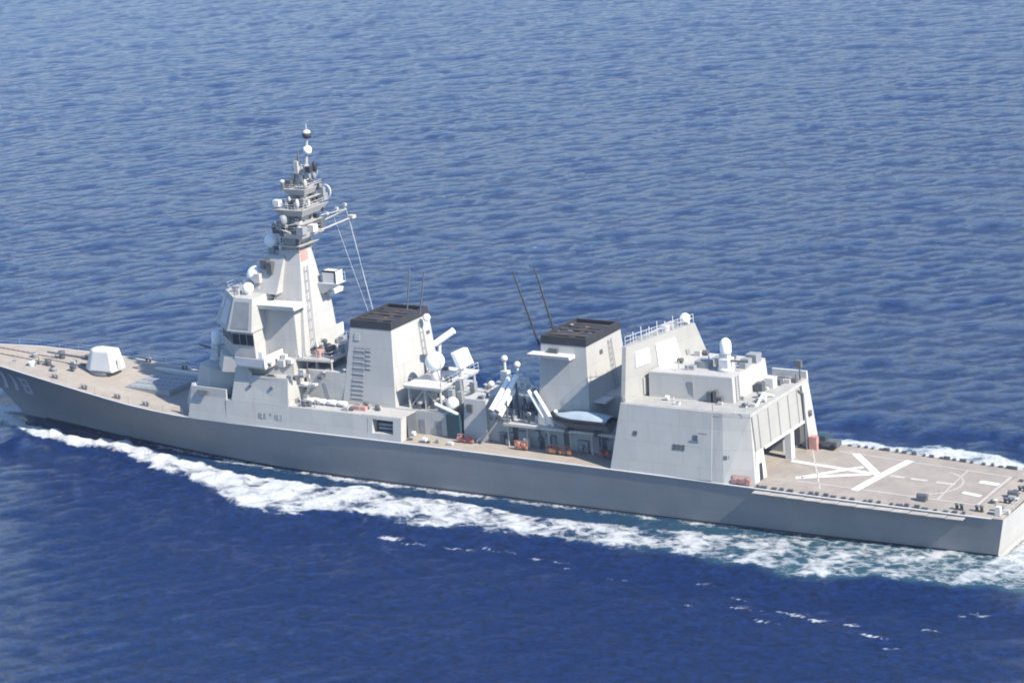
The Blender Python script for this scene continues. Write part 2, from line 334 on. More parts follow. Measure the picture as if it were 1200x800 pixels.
# boot top band and low rust stains just above the water
b=MB()
for side in (1,-1):
    b=MB(); ss=[x for x in st if x<150]; vs=[]
    for s in ss:
        for k in (-.06,.045):
            q=hull_pt(s,k,side); vs.append(V(q[0],q[1]+side*.015,q[2]))
    b.add(vs,[(2*i,2*i+1,2*i+3,2*i+2) for i in range(len(ss)-1)])
    b.build('waterline_band',BLACK,hull)
# rubbing strake at the deck edge
for side in (1,-1):
    b=MB()
    for a_,c_ in zip(st[1:-4],st[2:-3]):
        b.tube((a_,side*(deck_b(a_)+.02),deck_z(a_)-.06),(c_,side*(deck_b(c_)+.02),deck_z(c_)-.06),.09,n=5,cap=False)
    b.build('deck_edge',PALE,hull)
# pennant number 118, strokes following the flare
def hullface(s,fz,off=.06):
    q=Vector(hull_pt(s,fz,1)); a=Vector(hull_pt(s+.3,fz,1))-Vector(hull_pt(s-.3,fz,1)); c=Vector(hull_pt(s,min(fz+.05,1),1))-Vector(hull_pt(s,fz-.05,1))
    nn=a.cross(c).normalized(); 
    if nn.y<0: nn=-nn
    return V(*(q+nn*off))
def stroke(b,s0,s1,f0,f1,n=6):
    vs=[]
    for i_ in range(n+1):
        for j_ in range(n+1):
            fz=f0+(f1-f0)*j_/n; re=s0+(s1-s0)*i_/n+.9*(.78-fz)/.34; sd=re
            for _ in range(12): sd=re+rake(sd)*(1-fz)
            vs.append(hullface(sd,fz))
    b.add(vs,[(i_*(n+1)+j_,i_*(n+1)+j_+1,(i_+1)*(n+1)+j_+1,(i_+1)*(n+1)+j_) for i_ in range(n) for j_ in range(n)])
NF0,NF1=.42,.78
def one(s): b=MB(); stroke(b,s+.36,s-.36,NF0,NF1); b.build('hull_numeral',NUM,hull)
def eight(s,wd=.95,t=.5):
    b=MB(); h=(NF1-NF0); tf=.055
    stroke(b,s+wd,s+wd-t,NF0,NF1); stroke(b,s-wd+t,s-wd,NF0,NF1)
    for k in (NF0,(NF0+NF1-tf)/2,NF1-tf): stroke(b,s+wd-t,s-wd+t,k,k+tf)
    b.build('hull_numeral',NUM,hull)
N1,N2,N3=147.7,145.5,142.7
one(N1); one(N2); eight(N3)

# ---- decks
def deck_strip(s0,s1,name,m,parent,dz=0,inset=.10,step=2.):
    n=max(1,int((s1-s0)/step)); b=MB(); vs=[]
    for i_ in range(n+1):
        s=s0+(s1-s0)*i_/n; h=deck_b(s)-inset; z=deck_z(s)+dz
        vs += [V(s,h,z),V(s,h*.5,z+.10),V(s,0,z+.14),V(s,-h*.5,z+.10),V(s,-h,z)]
    b.add(vs,[(i_*5+j,i_*5+j+1,i_*5+5+j+1,i_*5+5+j) for i_ in range(n) for j in range(4)])
    return b.build(name,m,parent)
fore=deck_strip(106,156.9,'foredeck',DECK,ship,inset=0)
main=deck_strip(28.6,106,'main_deck',DECK,ship,inset=0)
deck_strip(-1.88,1.9,'quarterdeck',DECK,ship,inset=0)
fd=deck_strip(1.9,28.6,'flight_deck',FDECK,ship,dz=.012,inset=0)
# flight deck markings: sheets 2 cm above the deck crown
def fdz(s,p): 
    h=deck_b(s); a=abs(p)/h; return deck_z(s)+.012+(.14-.08*a if a<.5 else .10-.2*(a-.5))+.02
def line(b,a,c,w,n=14):
    a=Vector((a[0],a[1])); c=Vector((c[0],c[1])); dd=(c-a).normalized(); nn=Vector((-dd.y,dd.x))*w/2; vs=[]
    for i_ in range(n+1):
        q=a.lerp(c,i_/n)
        for k in (1,-1): vs.append(V(q.x+nn.x*k,q.y+nn.y*k,fdz(q.x+nn.x*k,q.y+nn.y*k)))
    b.add(vs,[(2*i_,2*i_+1,2*i_+3,2*i_+2) for i_ in range(n)])
b=MB()
for sg in (1,-1): line(b,(21.9,-6.2*sg),(15.85,.55*sg),.9) if sg==1 else None
line(b,(15.0,-6.2),(16.7,5.7),1.0)
line(b,(27.6,-.85),(17.0,-.15),.7); line(b,(24.2,4.1),(19.0,-1.9),.65); line(b,(24.6,4.4),(17.2,.1),.7)
b.build('deck_cross_marking',LINE,fd)
for (a_,c_,w_) in (((14.9,-.25),(13.2,-.25),.6),((12.4,-.25),(10.4,-.25),.6),((9.3,-.25),(7.1,-.25),.6),((4.9,-2.3),(2.6,-2.1),.85),((5.3,1.8),(3.0,2.2),.65)):
    b=MB(); line(b,a_,c_,w_); b.build('deck_dash_marking',FAINT if w_==.6 else LINE,fd)
b=MB()
line(b,(24,5.3),(2.3,5.0),.22); line(b,(24,-6.3),(2.3,-5.2),.22); line(b,(2.3,5.0),(2.3,-5.2),.3); line(b,(7.0,5.0),(7.6,-5.4),.16); line(b,(27.4,-6),(20.4,6.8),.18)
b.build('deck_border_marking',FAINT,fd)
b=MB()
for k in range(18):
    a0,a1=math.radians(20+k*8),math.radians(20+k*8+6.5); line(b,(10.5-4.2*math.sin(a0),4.2*math.cos(a0)),(10.5-4.2*math.sin(a1),4.2*math.cos(a1)),.3,2)
b.build('deck_arc_marking',FAINT,fd)
# deck-edge safety nets folded flat along both sides of the flight deck
for side in (1,-1):
    b=MB()
    for k in range(12):
        s0=2.4+k*2.1; s1=s0+2.0; h0=deck_b(s0); h1=deck_b(s1); z=deck_z(s0)-.32
        b.frust([(s0,side*(h0+.02)),(s1,side*(h1+.02)),(s1,side*(h1+.95)),(s0,side*(h0+.95))],z,[(s0,side*(h0+.02)),(s1,side*(h1+.02)),(s1,side*(h1+.95)),(s0,side*(h0+.95))],z+.07)
    b.build_each('safety_net',NETM,ship)
    b=MB()
    for k in range(24):
        s=2.6+k*1.06+random.uniform(-.3,.3); h=deck_b(s)
        b.box(s,s+random.uniform(.25,.8),side*(h-.35),side*(h-.02),deck_z(s)+.02,deck_z(s)+random.uniform(.18,.42))
    b.build_each('deck_edge_fitting',DGREY,ship)
# quarterdeck fittings
for (s,p) in ((-.6,5.9),(-.5,3.2),(-.6,-1.0),(-.6,-4.6),(1.4,6.7),(3.6,7.0)):
    b=MB(); z=deck_z(s)+.1
    for k in (-.28,.28): b.lathe((s+k,p,z),[(.17,0),(.17,.5),(.24,.52),(.24,.62)],10)
    b.box(s-.5,s+.5,p-.2,p+.2,z-.06,z+.03)
    b.build('bollard',DGREY,ship)
for (s,p) in ((8.4,5.9),(-.4,1.2)):
    b=MB(); z=deck_z(s)+.08; b.box(s-.5,s+.5,p-.4,p+.4,z,z+.5); b.tube((s-.6,p,z+.55),(s+.6,p,z+.55),.3,n=10); b.build('hose_reel',DGREY,ship)
bx('jackstaff_locker',PALE,ship,-1.2,-.6,6.6,7.3,deck_z(1)+.05,deck_z(1)+1.0)
rail([(-1.75,7.9,4.68),(-1.75,-7.9,4.68)],h=.9).build('stern_railing',PALE,ship)

# ---- foredeck fittings
bx('missile_hatch_base',MGREY,ship,116.8,124.4,-3.3,3.3,6.2,7.05)
b=MB()
for i_ in range(8):
    for j in range(4):
        s=117.2+i_*.9; p=-2.9+j*1.5; b.box(s,s+.72,p,p+1.2,7.0,7.12)
b.build_each('missile_hatch',MGREY,ship)
b=MB(); b.frust([(112.5,-4.2),(125.5,-5.2),(125.8,-4.8),(112.8,-3.8)],6.2,[(112.5,-4.2),(125.5,-5.2),(125.8,-4.8),(112.8,-3.8)],7.3); b.build('deck_breakwater',PALE,ship)
# gun
GZ=7.55
gun=MB().lathe((130.6,0,GZ-.1),[(2.1,0),(2.1,.5),(1.9,.55)],24).build('gun_mount_ring',DGREY,ship)
g_b=[(127.9,1.55),(127.9,-1.55),(131.9,-1.75),(133.4,-.8),(133.4,.8),(131.9,1.75)]
g_t=[(128.5,1.15),(128.5,-1.15),(131.4,-1.25),(132.2,-.6),(132.2,.6),(131.4,1.25)]
turret=MB().frust(g_b,GZ+.45,g_t,GZ+3.45).build('gun_turret',PALE,ship,bevel=.28)
b=MB(); b.tube((132.2,0,GZ+1.7),(140.6,0,GZ+2.1),.19,.13,10); b.tube((132.0,0,GZ+1.7),(134.4,0,GZ+1.8),.36,.28,10); b.build('gun_barrel',DGREY,turret)
b=MB(); b.box(127.84,127.9,-.4,.4,GZ+.8,GZ+2.2); b.build('access_hatch',PAINT,turret)
# anchors gear, capstans and small lockers near the stem
for (s,p,m,h) in ((139,1.8,DGREY,.9),(139.5,-1.6,DGREY,1.1),(143,0,MGREY,.7),(136.2,-3.2,RUST,.6),(136.8,3.3,MGREY,.5),(141,3.0,WHITE,.7)):
    MB().lathe((s,p,deck_z(s)+.05),[(.45,0),(.36,h*.5),(.5,h*.8),(.5,h)],14).build('capstan',m,ship)
for p in (1.1,-1.1):
    b=MB()
    for k in range(24): s=139.8+k*.45; b.box(s,s+.33,p-.1+.12*(k%2),p+.1,deck_z(s)+.12,deck_z(s)+.26)
    b.build('anchor_chain',RUST,ship)
for (s,p) in ((134.6,5.6),(128.5,6.8),(122.5,7.2),(117.5,7.5),(134.6,-5.6),(128.5,-6.8),(122.5,-7.2)):
    b=MB(); z=deck_z(s)+.05
    for k in (-.3,.3): b.lathe((s+k,p,z),[(.16,0),(.16,.5),(.22,.52),(.22,.6)],10)
    b.build('bollard',MGREY,ship)
rail([(s,deck_b(s)-.15,deck_z(s)+.02) for s in (110.5,114,120,126,134,146,152)],h=.9,step=3,r=.012).build('foredeck_railing',PAINT,ship)
rail([(s,-deck_b(s)+.15,deck_z(s)+.02) for s in (110.5,114,120,126,134,146,152)],h=.9,step=3,r=.012).build('foredeck_railing',PAINT,ship)

# ---- forward superstructure
tum=lambda z: 9.1-.14*(z-5.7)
def flush(b,s0,s1,z0,z1,s0t=None,s1t=None,off=0):
    s0t=s0 if s0t is None else s0t; s1t=s1 if s1t is None else s1t
    h0,h1=tum(z0)-off,tum(z1)-off
    return b.frust([(s0,h0),(s1,h0),(s1,-h0),(s0,-h0)],z0,[(s0t,h1),(s1t,h1),(s1t,-h1),(s0t,-h1)],z1)
sh=flush(MB(),81.9,103,5.7,8.7).build('shelter_deck_house',PAINT,ship)
# forward part with bulwarks round a well in front of the bridge
b=MB()
for sg in (1,-1):
    b.frust([(103,sg*9.1),(109.4,sg*8.85),(109.4,sg*8.5),(103,sg*8.75)],5.75,[(103,sg*8.55),(108.9,sg*8.35),(108.9,sg*8.1),(103,sg*8.3)],8.9)
    b.frust([(103,sg*8.56),(108.9,sg*8.36),(108.9,sg*8.1),(103,sg*8.3)],8.9,[(103,sg*8.5),(108.8,sg*8.3),(108.8,sg*8.1),(103,sg*8.28)],[0,0][0]+10.0)
b.build_each('forward_bulwark',PAINT,sh)
MB().frust([(102.9,8.6),(109.2,8.5),(113.5,4.0),(113.5,-4.0),(109.2,-8.5),(102.9,-8.6)],5.8,[(102.9,8.4),(108.7,8.2),(112.6,3.8),(112.6,-3.8),(108.7,-8.2),(102.9,-8.4)],8.4).build('forward_deck_house',PAINT,ship)
fh=MB().frust([(102,5.2),(109,4.6),(112.4,2.8),(112.4,-2.8),(109,-4.6),(102,-5.2)],8.4,[(102,5.0),(108.6,4.3),(111.6,2.6),(111.6,-2.6),(108.6,-4.3),(102,-5.0)],11.2).build('gun_platform_house',PAINT,ship)
bx('deck_locker',WHITE,ship,110.0,110.6,5.4,6.0,8.4,9.5)
# close-in gun ahead of the bridge
def ciws(s,p,z,k=1.0,m_dome=WHITE,name='close_in_gun'):
    c=MB().lathe((s,p,z),[(1.1*k,0),(1.1*k,.35*k),(.8*k,.5*k)],18).build(name,PALE,ship)
    bb=MB(); bb.box(s-.6*k,s+.6*k,p-.85*k,p+.85*k,z+.5*k,z+1.5*k); bb.box(s-.4*k,s+.7*k,p-.45*k,p+.45*k,z+1.5*k,z+2.1*k); bb.build('gun_carriage',PALE,c)
    MB().lathe((s,p,z+2.05*k),[(.62*k,0),(.68*k,.3*k),(.68*k,1.2*k),(.58*k,1.55*k),(.36*k,1.82*k),(.02,1.95*k)],18).build('radar_dome',m_dome,c)
    return c
c=ciws(110.4,.2,11.2); MB().tube((110.8,.2,12.5),(113.3,.2,12.9),.16,.12,8).build('gun_barrel',DGREY,c)
# level 02 block with bridge wings flush with the sides
wing=MB().frust([(93.1,8.69),(102.1,8.69),(102.1,-8.69),(93.1,-8.69)],8.7,[(93.1,8.25),(101.6,8.1),(101.6,-8.1),(93.1,-8.25)],11.9).build('wing_deck_house',PAINT,ship)
b=MB()
for sg in (1,-1):
    b.frust([(98.6,sg*8.22),(101.6,sg*8.1),(101.6,sg*7.85),(98.6,sg*7.95)],11.9,[(99.4,sg*8.06),(101.5,sg*7.95),(101.5,sg*7.75),(99.4,sg*7.85)],13.1)
    b.frust([(93.1,sg*8.24),(98.6,sg*8.22),(98.6,sg*8.1),(93.1,sg*8.12)],11.9,[(93.1,sg*8.2),(98.6,sg*8.18),(98.6,sg*8.06),(93.1,sg*8.08)],12.2)
b.build_each('wing_bulwark',PAINT,wing)
for (s,z) in ((99.0,10.9),(95.6,10.9)): MB().lathe((s,8.42,z),[(.17,-.17),(.17,.17)],10).build('porthole',DGREY,wing)
# vents low in the side
P00,P10,P01,P11=(93.0,tum(5.9),5.9),(103,tum(5.9),5.9),(93,tum(8.7),8.7),(103,tum(8.7),8.7)
for u0_,u1_ in ((.36,.48),(.10,.22)):
    v_=panel(P00,P10,P01,P11,u0_,u1_,.34,.58,PORT,.04).build('louvre_vent',MGREY,sh)
    panel(P00,P10,P01,P11,(u0_+u1_)/2-.006,(u0_+u1_)/2+.006,.34,.58,PORT,.08).build('vent_divider',PAINT,v_)
panel(P00,P10,P01,P11,.27,.30,.5,.62,PORT,.04).build('louvre_vent',MGREY,sh)
MB().frust([(105.9,8.9,9.1),(107.6,8.82,9.1),(107.6,8.72,9.1),(105.9,8.8,9.1)],9.1,[(105.9,8.7,9.6),(107.6,8.6,9.6),(107.6,8.4,9.6),(105.9,8.5,9.6)],9.6).build('bulwark_opening',DGREY,sh)
# low house (level 03) and navigation bridge
lo=MB().frust([(94,5.6),(104.4,7.1),(107.0,4.4),(107.0,-4.4),(104.4,-7.1),(94,-5.6)],11.9,[(94,5.5),(104,6.9),(106.6,4.2),(106.6,-4.2),(104,-6.9),(94,-5.5)],13.9).build('lower_bridge_house',PAINT,ship)
for sg in (1,-1):
    b=MB(); b.frust([(96.2,sg*4.6),(100.6,sg*4.6),(100.6,sg*8.6),(96.2,sg*8.6)],13.25,[(96.2,sg*4.6),(100.8,sg*4.6),(100.8,sg*8.7),(96.2,sg*8.7)],13.5)
    wg=b.build('bridge_wing',PAINT,ship)
    b=MB(); b.frust([(96.2,sg*8.7),(100.8,sg*8.7),(100.8,sg*8.58),(96.2,sg*8.58)],13.5,[(96.2,sg*8.8),(100.8,sg*8.8),(100.8,sg*8.68),(96.2,sg*8.68)],14.6)
    b.box(96.1,96.22,sg*4.7,sg*8.78,13.5,15.0); b.build_each('wing_bulwark',PALE,wg)
    bx('signal_lamp',WHITE,wg,97.0,97.6,sg*7.3,sg*7.9,13.5,15.3)
BP=lambda d_,ss: [(98.9,6.9+d_),(102.3,6.9+d_),(106.6+d_,3.4),(106.6+d_,-3.4),(102.3,-6.9-d_),(98.9,-6.9-d_)]
bridge=MB().frust(BP(-.1,0),13.9,BP(0,0),17.6).build('navigation_bridge',PAINT,ship)
b=MB()
def band(b,poly,z0,z1,off,i0,i1,n,gap=.14):
    for k in range(i0,i1):
        a_=Vector(poly[k]); c_=Vector(poly[k+1]); dd=(c_-a_); nn=Vector((-dd.y,dd.x)).normalized()
        if nn.dot((a_+c_)/2-Vector((100,0)))<0: nn=-nn
        L_=dd.length; cnt=max(1,int(L_/1.1))
        for j in range(cnt):
            x0=a_+dd*((j+gap/2)/cnt); x1=a_+dd*((j+1-gap/2)/cnt)
            b.frust([tuple(x0-nn*.05),tuple(x1-nn*.05),tuple(x1+nn*off),tuple(x0+nn*off)],z0,[tuple(x0-nn*.05),tuple(x1-nn*.05),tuple(x1+nn*off),tuple(x0+nn*off)],z1)
band(b,BP(-.02,0),15.7,17.1,.05,0,5,1); b.build_each('window',GLASS,bridge)
TB=[(98.7,7.5),(102.6,7.5),(107.4,3.7),(107.4,-3.7),(102.6,-7.5),(98.7,-7.5)]
TT=[(98.7,6.7),(101.6,6.7),(105.4,3.4),(105.4,-3.4),(101.6,-6.7),(98.7,-6.7)]
top=MB().frust(TB,17.55,TT,21.8).build('radar_house',PAINT,ship)
def q3(p_,z): return (p_[0],p_[1],z)
for (i0,i1,out) in ((1,2,(1,1,0)),(3,4,(1,-1,0))):
    panel(q3(TB[i0],17.55),q3(TB[i1],17.55),q3(TT[i0],21.8),q3(TT[i1],21.8),.12,.62,.12,.85,out,.08).build('radar_array',PALE,top)
    panel(q3(TB[i0],17.55),q3(TB[i1],17.55),q3(TT[i0],21.8),q3(TT[i1],21.8),.70,.92,.5,.85,out,.08).build('radar_array',PALE,top)
panel((98.7,7.5,17.55),(102.6,7.5,17.55),(98.7,6.7,21.8),(101.6,6.7,21.8),.12,.86,.1,.9,PORT,.05).build('array_frame',MGREY,top)
b=rail([(98.8,6.6,21.82),(101.5,6.6,21.82),(105.2,3.3,21.82),(105.2,-3.3,21.82),(101.5,-6.6,21.82),(98.8,-6.6,21.82)],h=.9); b.build('roof_railing',PALE,top)
# domes and lockers on the bridge roof
for (s,p,z,rr) in ((101.4,1.9,23.6,1.25),(100.8,4.6,22.6,.75),(103.2,1.6,22.4,.6)):
    d_=MB().lathe((s,p,21.7),[(rr*.55,0),(rr*.5,z-21.7-rr*.6)],14).build('dome_pedestal',PALE,top)
    MB().ball((s,p,z),rr).build('radome',WHITE,d_)
bx('roof_locker',PALE,top,99.2,101,-5,-3.2,21.8,23.0); bx('roof_locker',MGREY,top,102.4,103.6,3.0,4.4,21.8,22.6)
# ---- mast tower
mf=MB().frust([(97,3.8),(103.4,3.3),(103.4,-3.3),(97,-3.8)],21.78,[(96.6,1.9),(99.4,1.6),(99.4,-1.6),(96.6,-1.9)],26.4).build('mast_foot_house',PAINT,ship)
for (s,p,z,a_,h_,m) in ((101.8,2.6,22.2,.5,1.3,MGREY),(100.2,3.0,23,.45,1.2,PAINT),(99.4,2.3,24.8,.5,1.1,DGREY),(101.0,1.0,24.6,.45,.9,PALE),(98.4,2.6,24.2,.4,1.5,DGREY),(99.2,.6,26.4,.5,1.2,MGREY),(98.2,-1.0,26.4,.5,1.5,DGREY)): bx('antenna_unit',m,mf,s-a_,s+a_,p-a_,p+a_,z,z+h_)
bx_=MB().frust([(93.9,4.5),(99.2,4.7),(99.2,-4.7),(93.9,-4.5)],13.9,[(94.3,4.0),(99.2,4.3),(99.2,-4.3),(94.3,-4.0)],20.6).build('tower_base',PAINT,ship)
tower=MB().frust([(93.3,3.75),(98.9,4.0),(98.9,-4.0),(93.3,-3.75)],13.9,[(94.6,1.25),(97.6,1.5),(97.6,-1.5),(94.6,-1.25)],27.1).build('mast_tower',PAINT,ship)
for sg in (1,-1):
    MB().frust([(93.2,sg*2.6),(99.4,sg*3.2),(99.4,sg*5.6),(93.2,sg*5.4)],20.3,[(93.2,sg*2.6),(99.4,sg*3.2),(99.4,sg*5.8),(93.2,sg*5.6)],20.85).build('tower_gallery',PALE,tower)
    rail([(93.3,sg*4.8,20.85),(99.3,sg*5.5,20.85)],h=.95).build('gallery_railing',PALE,tower)
# bracket with illuminator box on the aft starboard flank
br=MB().frust([(93.6,-1.6),(94.4,-1.6),(94.4,-3.2),(93.6,-3.2)],20.8,[(90.9,-1.2),(94.6,-1.2),(94.6,-3.2),(90.9,-3.2)],22.3).build('mast_bracket',PALE,tower)
b=MB(); b.box(91.3,93.3,-2.9,-2.7,22.3,23.9); b.box(91.3,93.3,-1.6,-1.4,22.3,23.9); b.box(91.3,93.3,-2.9,-1.4,23.7,23.9); b.box(91.2,91.5,-2.9,-1.4,22.3,23.9); b.build('antenna_housing',PALE,br)
bx('antenna_unit',DGREY,br,91.6,93.0,-2.6,-1.7,22.4,23.6)
rail([(91.0,-1.3,22.3),(91.0,-3.1,22.3)],h=1.2).build('bracket_railing',PALE,br)
panel((94.6,1.25,27.1),(94.6,-1.25,27.1),(94.45,1.5,25.4),(94.45,-1.5,25.4),.05,.6,.05,.85,AFT,.05).build('warning_panel',PINK,tower)
# mast platforms and lattice
def lattice(b,s0,s1,w0,w1,z0,z1,n,r_=.09,cs=95.0,c1=None):
    c1=cs if c1 is None else c1
    def cor(t): 
        ww=w0+(w1-w0)*t; ll=s0+(s1-s0)*t; cc=cs+(c1-cs)*t; z=z0+(z1-z0)*t
        return [(cc-ll,ww,z),(cc+ll,ww,z),(cc+ll,-ww,z),(cc-ll,-ww,z)]
    for i_ in range(n):
        A_,B_=cor(i_/n),cor((i_+1)/n)
        for k in range(4):
            b.tube(A_[k],B_[k],r_,n=6,cap=False); b.tube(A_[k],B_[(k+1)%4],r_*.7,n=5,cap=False); b.tube(B_[k],B_[(k+1)%4],r_*.7,n=5,cap=False)
b=MB(); lattice(b,1.4,1.0,1.3,1.0,27.0,34.4,5,.13,96.0,94.3); mast=b.build('lattice_mast',PAINT,ship)
MB().frust([(94.9,1.1),(97.3,1.1),(97.3,-1.1),(94.9,-1.1)],27,[(93.6,.75),(95.0,.75),(95.0,-.75),(93.6,-.75)],34.4).build('mast_core',PAINT,mast)
def plat(sc,sl,pw,z0,z1,name='mast_platform',m=PAINT,flare=.25):
    o=MB().frust([(sc-sl+flare,pw-flare),(sc+sl-flare,pw-flare),(sc+sl-flare,-pw+flare),(sc-sl+flare,-pw+flare)],z0,[(sc-sl,pw),(sc+sl,pw),(sc+sl,-pw),(sc-sl,-pw)],z1).build(name,m,mast); return o
def edge_rail(o,sc,sl,pw,z,h=.9): rail([(sc-sl,pw,z),(sc+sl,pw,z),(sc+sl,-pw,z),(sc-sl,-pw,z),(sc-sl,pw,z)],h=h,step=1.1,r=.03).build('platform_railing',PALE,o)
g=random.Random(5)
for k in range(44):
    z=g.uniform(27.3,37.5); w_=2.4 if z<31 else (2.3 if z<34 else (1.3 if z<36 else .8)); cx=96-(z-27)*.33; s_k=cx+g.uniform(-w_,w_)*.8; p_k=g.choice((-1,1))*w_*g.uniform(.4,1.0); h_=g.uniform(.5,1.4); r_=g.uniform(.18,.42); m=g.choice((DGREY,MGREY,MGREY,PAINT,PAINT,BLACK))
    if k%2: bx('antenna_unit',m,mast,s_k-r_,s_k+r_,p_k-r_,p_k+r_,z,z+h_*.8)
    else: MB().lathe((s_k,p_k,z),[(r_*.5,0),(r_,h_*.3),(r_,h_*.7),(r_*.4,h_)],10).build('sensor_drum',m,mast)
for k in range(9):
    z=28+k*1.05; cx=96-(z-27)*.33; sg=1 if k%2 else -1; l_=g.uniform(1.2,2.4)
    b=MB(); b.tube((cx-.6,sg*.8,z),(cx-g.uniform(-1,1.2),sg*(1+l_),z+g.uniform(0,.5)),.07,n=5); b.build('antenna_arm',MGREY,mast)
P3=plat(95.2,2.3,2.6,28.9,29.5); edge_rail(P3,95.2,2.25,2.55,29.5)
plat(95.6,1.9,2.1,27.6,27.85); plat(94.9,2.0,2.3,30.5,30.75); plat(94.3,1.7,1.9,33.7,33.9)
P2=plat(94.6,2.3,2.9,31.8,32.7,m=PAINT,flare=.6); edge_rail(P2,94.6,2.2,2.8,32.7,.7)
P1=plat(94.1,1.8,2.0,34.4,35.2,m=PAINT,flare=.5); edge_rail(P1,94.1,1.7,1.9,35.2,.6)
# electronic warfare boxes hanging round the platforms
for (s,p,z,a_,c_,m) in ((97.0,1.9,29.5,.6,1.2,DGREY),(96.6,-1.9,29.5,.6,1.3,PALE),(93.2,2.2,29.5,.5,1.0,MGREY),(93.4,-2.0,29.5,.55,1.1,DGREY),(92.9,.3,29.5,.5,.9,PALE),(96.6,2.2,33.0,.45,.8,PALE),(92.8,-2.4,33.0,.5,.9,MGREY),(95.4,.9,35.2,.5,1.0,DGREY),(96.4,-.8,30.6,.8,.8,BLACK)):
    bx('antenna_unit',m,P2 if z>31 else P3,s-a_,s+a_,p-a_,p+a_,z,z+c_)
for sg in (1,-1): MB().lathe((95.2,sg*3.2,30.9),[(.35,0),(.5,.3),(.5,.9),(.3,1.2)],12).build('sensor_drum',MGREY,P2)
# ring antenna on the starboard side of platform one
b=MB()
for k in range(16):
    a0,a1=2*math.pi*k/16,2*math.pi*(k+1)/16
    b.tube((92.6+.7*math.cos(a0),-2.9,34.0+.85*math.sin(a0)),(92.6+.7*math.cos(a1),-2.9,34.0+.85*math.sin(a1)),.12,n=6,cap=False)
b.build('ring_antenna',PALE,P1)
b=MB(); b.tube((93.4,-1.8,33.8),(92.8,-2.9,33.4),.1,n=6); b.build('antenna_arm',PALE,P1)
# yardarms
for sg in (1,-1):
    b=MB(); a0=(94.6,sg*2.4,29.6); e0=(92.0,sg*6.2,31.0) if sg<0 else (96.4,sg*3.2,30.4)
    b.tube(a0,e0,.10,.06,6); b.tube((93.4,sg*2.4,31.0),e0,.06,n=5)
    for t in (.4,.7,.95):
        q=Vector(a0).lerp(Vector(e0),t); b.tube((q.x,q.y,q.z-.1),(q.x,q.y,q.z+.9),.06,n=5); b.box(q.x-.2,q.x+.2,q.y-.2,q.y+.2,q.z+.5,q.z+.85)
    b.build('yardarm',PAINT,mast)
b=MB(); b.tube((92.6,-2.6,29.4),(90.6,-5.2,30.2),.12,n=6); b.tube((92.6,-1.0,29.4),(90.6,-5.2,30.2),.09,n=5); b.box(90.2,91.0,-5.6,-4.8,30.1,30.5); b.build('yardarm',PAINT,mast)
# upper pole
b=MB(); lattice(b,.75,.32,.75,.32,35.2,38.0,3,.10,94.0,93.4)
b.box(94.6,95.3,-.3,.6,36.2,37.0); b.box(93.9,94.5,.4,.9,37.0,38.6); b.build('topmast_lattice',PAINT,mast)
tp=MB().tube((93.2,0,37.6),(92.6,0,41.9),.20,.13,10).build('topmast_pole',PAINT,mast)
MB().tube((94.0,.5,38.0),(93.9,.5,40.0),.16,.1,8).build('pole_antenna',DGREY,tp)
MB().lathe((92.75,0,39.4),[(.25,0),(.5,.2),(.58,.6),(.45,.95),(.12,1.1)],16).build('radome',WHITE,tp)
MB().lathe((92.62,0,41.5),[(.45,0),(.55,.25),(.55,.6)],16).build('antenna_band',BLACK,tp)
MB().lathe((92.62,0,42.1),[(.5,0),(.5,.15),(.38,.35),(.1,.45)],16).build('antenna_cap',PALE,tp)
MB().tube((92.62,0,42.6),(92.6,0,43.3),.05,.03,6).build('pole_antenna',PALE,tp)
# forward radome on a bracket
fb=MB().tube((97.4,.6,26.0),(99.3,.6,26.9),.28,n=8).build('mast_bracket',PAINT,mast); MB().ball((99.4,.5,27.9),.98).build('radome',WHITE,fb)
b2_=MB().tube((97.5,-1.0,26.2),(99,-1.6,27.2),.2,n=8).build('mast_bracket',PAINT,mast); bx('antenna_unit',DGREY,b2_,98.3,99.3,-2.0,-1.2,26.4,28.2)
# halyards and wire aerials
b=MB(); b.tube((92.0,-6.1,30.9),(87.8,-5.4,14.0),.022,n=4); b.tube((91.0,-5.2,30.2),(87.4,-4.6,14.0),.02,n=4); b.tube((92.8,-4.4,30.2),(88.4,-5.6,14.0),.02,n=4); b.build('halyard',PALE,mast)
# aft gallery beneath the tower
ga=MB().frust([(88.8,4.6),(94,5.0),(94,-5.0),(88.8,-4.6)],13.65,[(88.8,4.6),(94,5.0),(94,-5.0),(88.8,-4.6)],13.9).build('tower_walkway',PAINT,ship)
rail([(93.9,4.9,13.9),(88.9,4.5,13.9),(88.9,-4.5,13.9),(93.9,-4.9,13.9)],h=1.05,step=1.1,r=.03).build('walkway_railing',PALE,ga)
for (s,p,m,h) in ((91.6,3.2,PINK,.9),(90.6,1.8,DGREY,1.2),(90.0,-.5,PALE,1.3),(90.2,-2.4,DGREY,1.6),(92.2,-3.0,MGREY,1.0),(91.3,.6,PALE,.8)):
    bx('deck_box',m,ga,s-.4,s+.4,p-.4,p+.4,13.9,13.9+h)
b=MB()
for (s,p) in ((89,4.2),(89,-4.2),(89,0)): b.tube((s,p,11.9),(s,p,13.7),.12,n=6)
b.build_each('walkway_post',PAINT,ga)
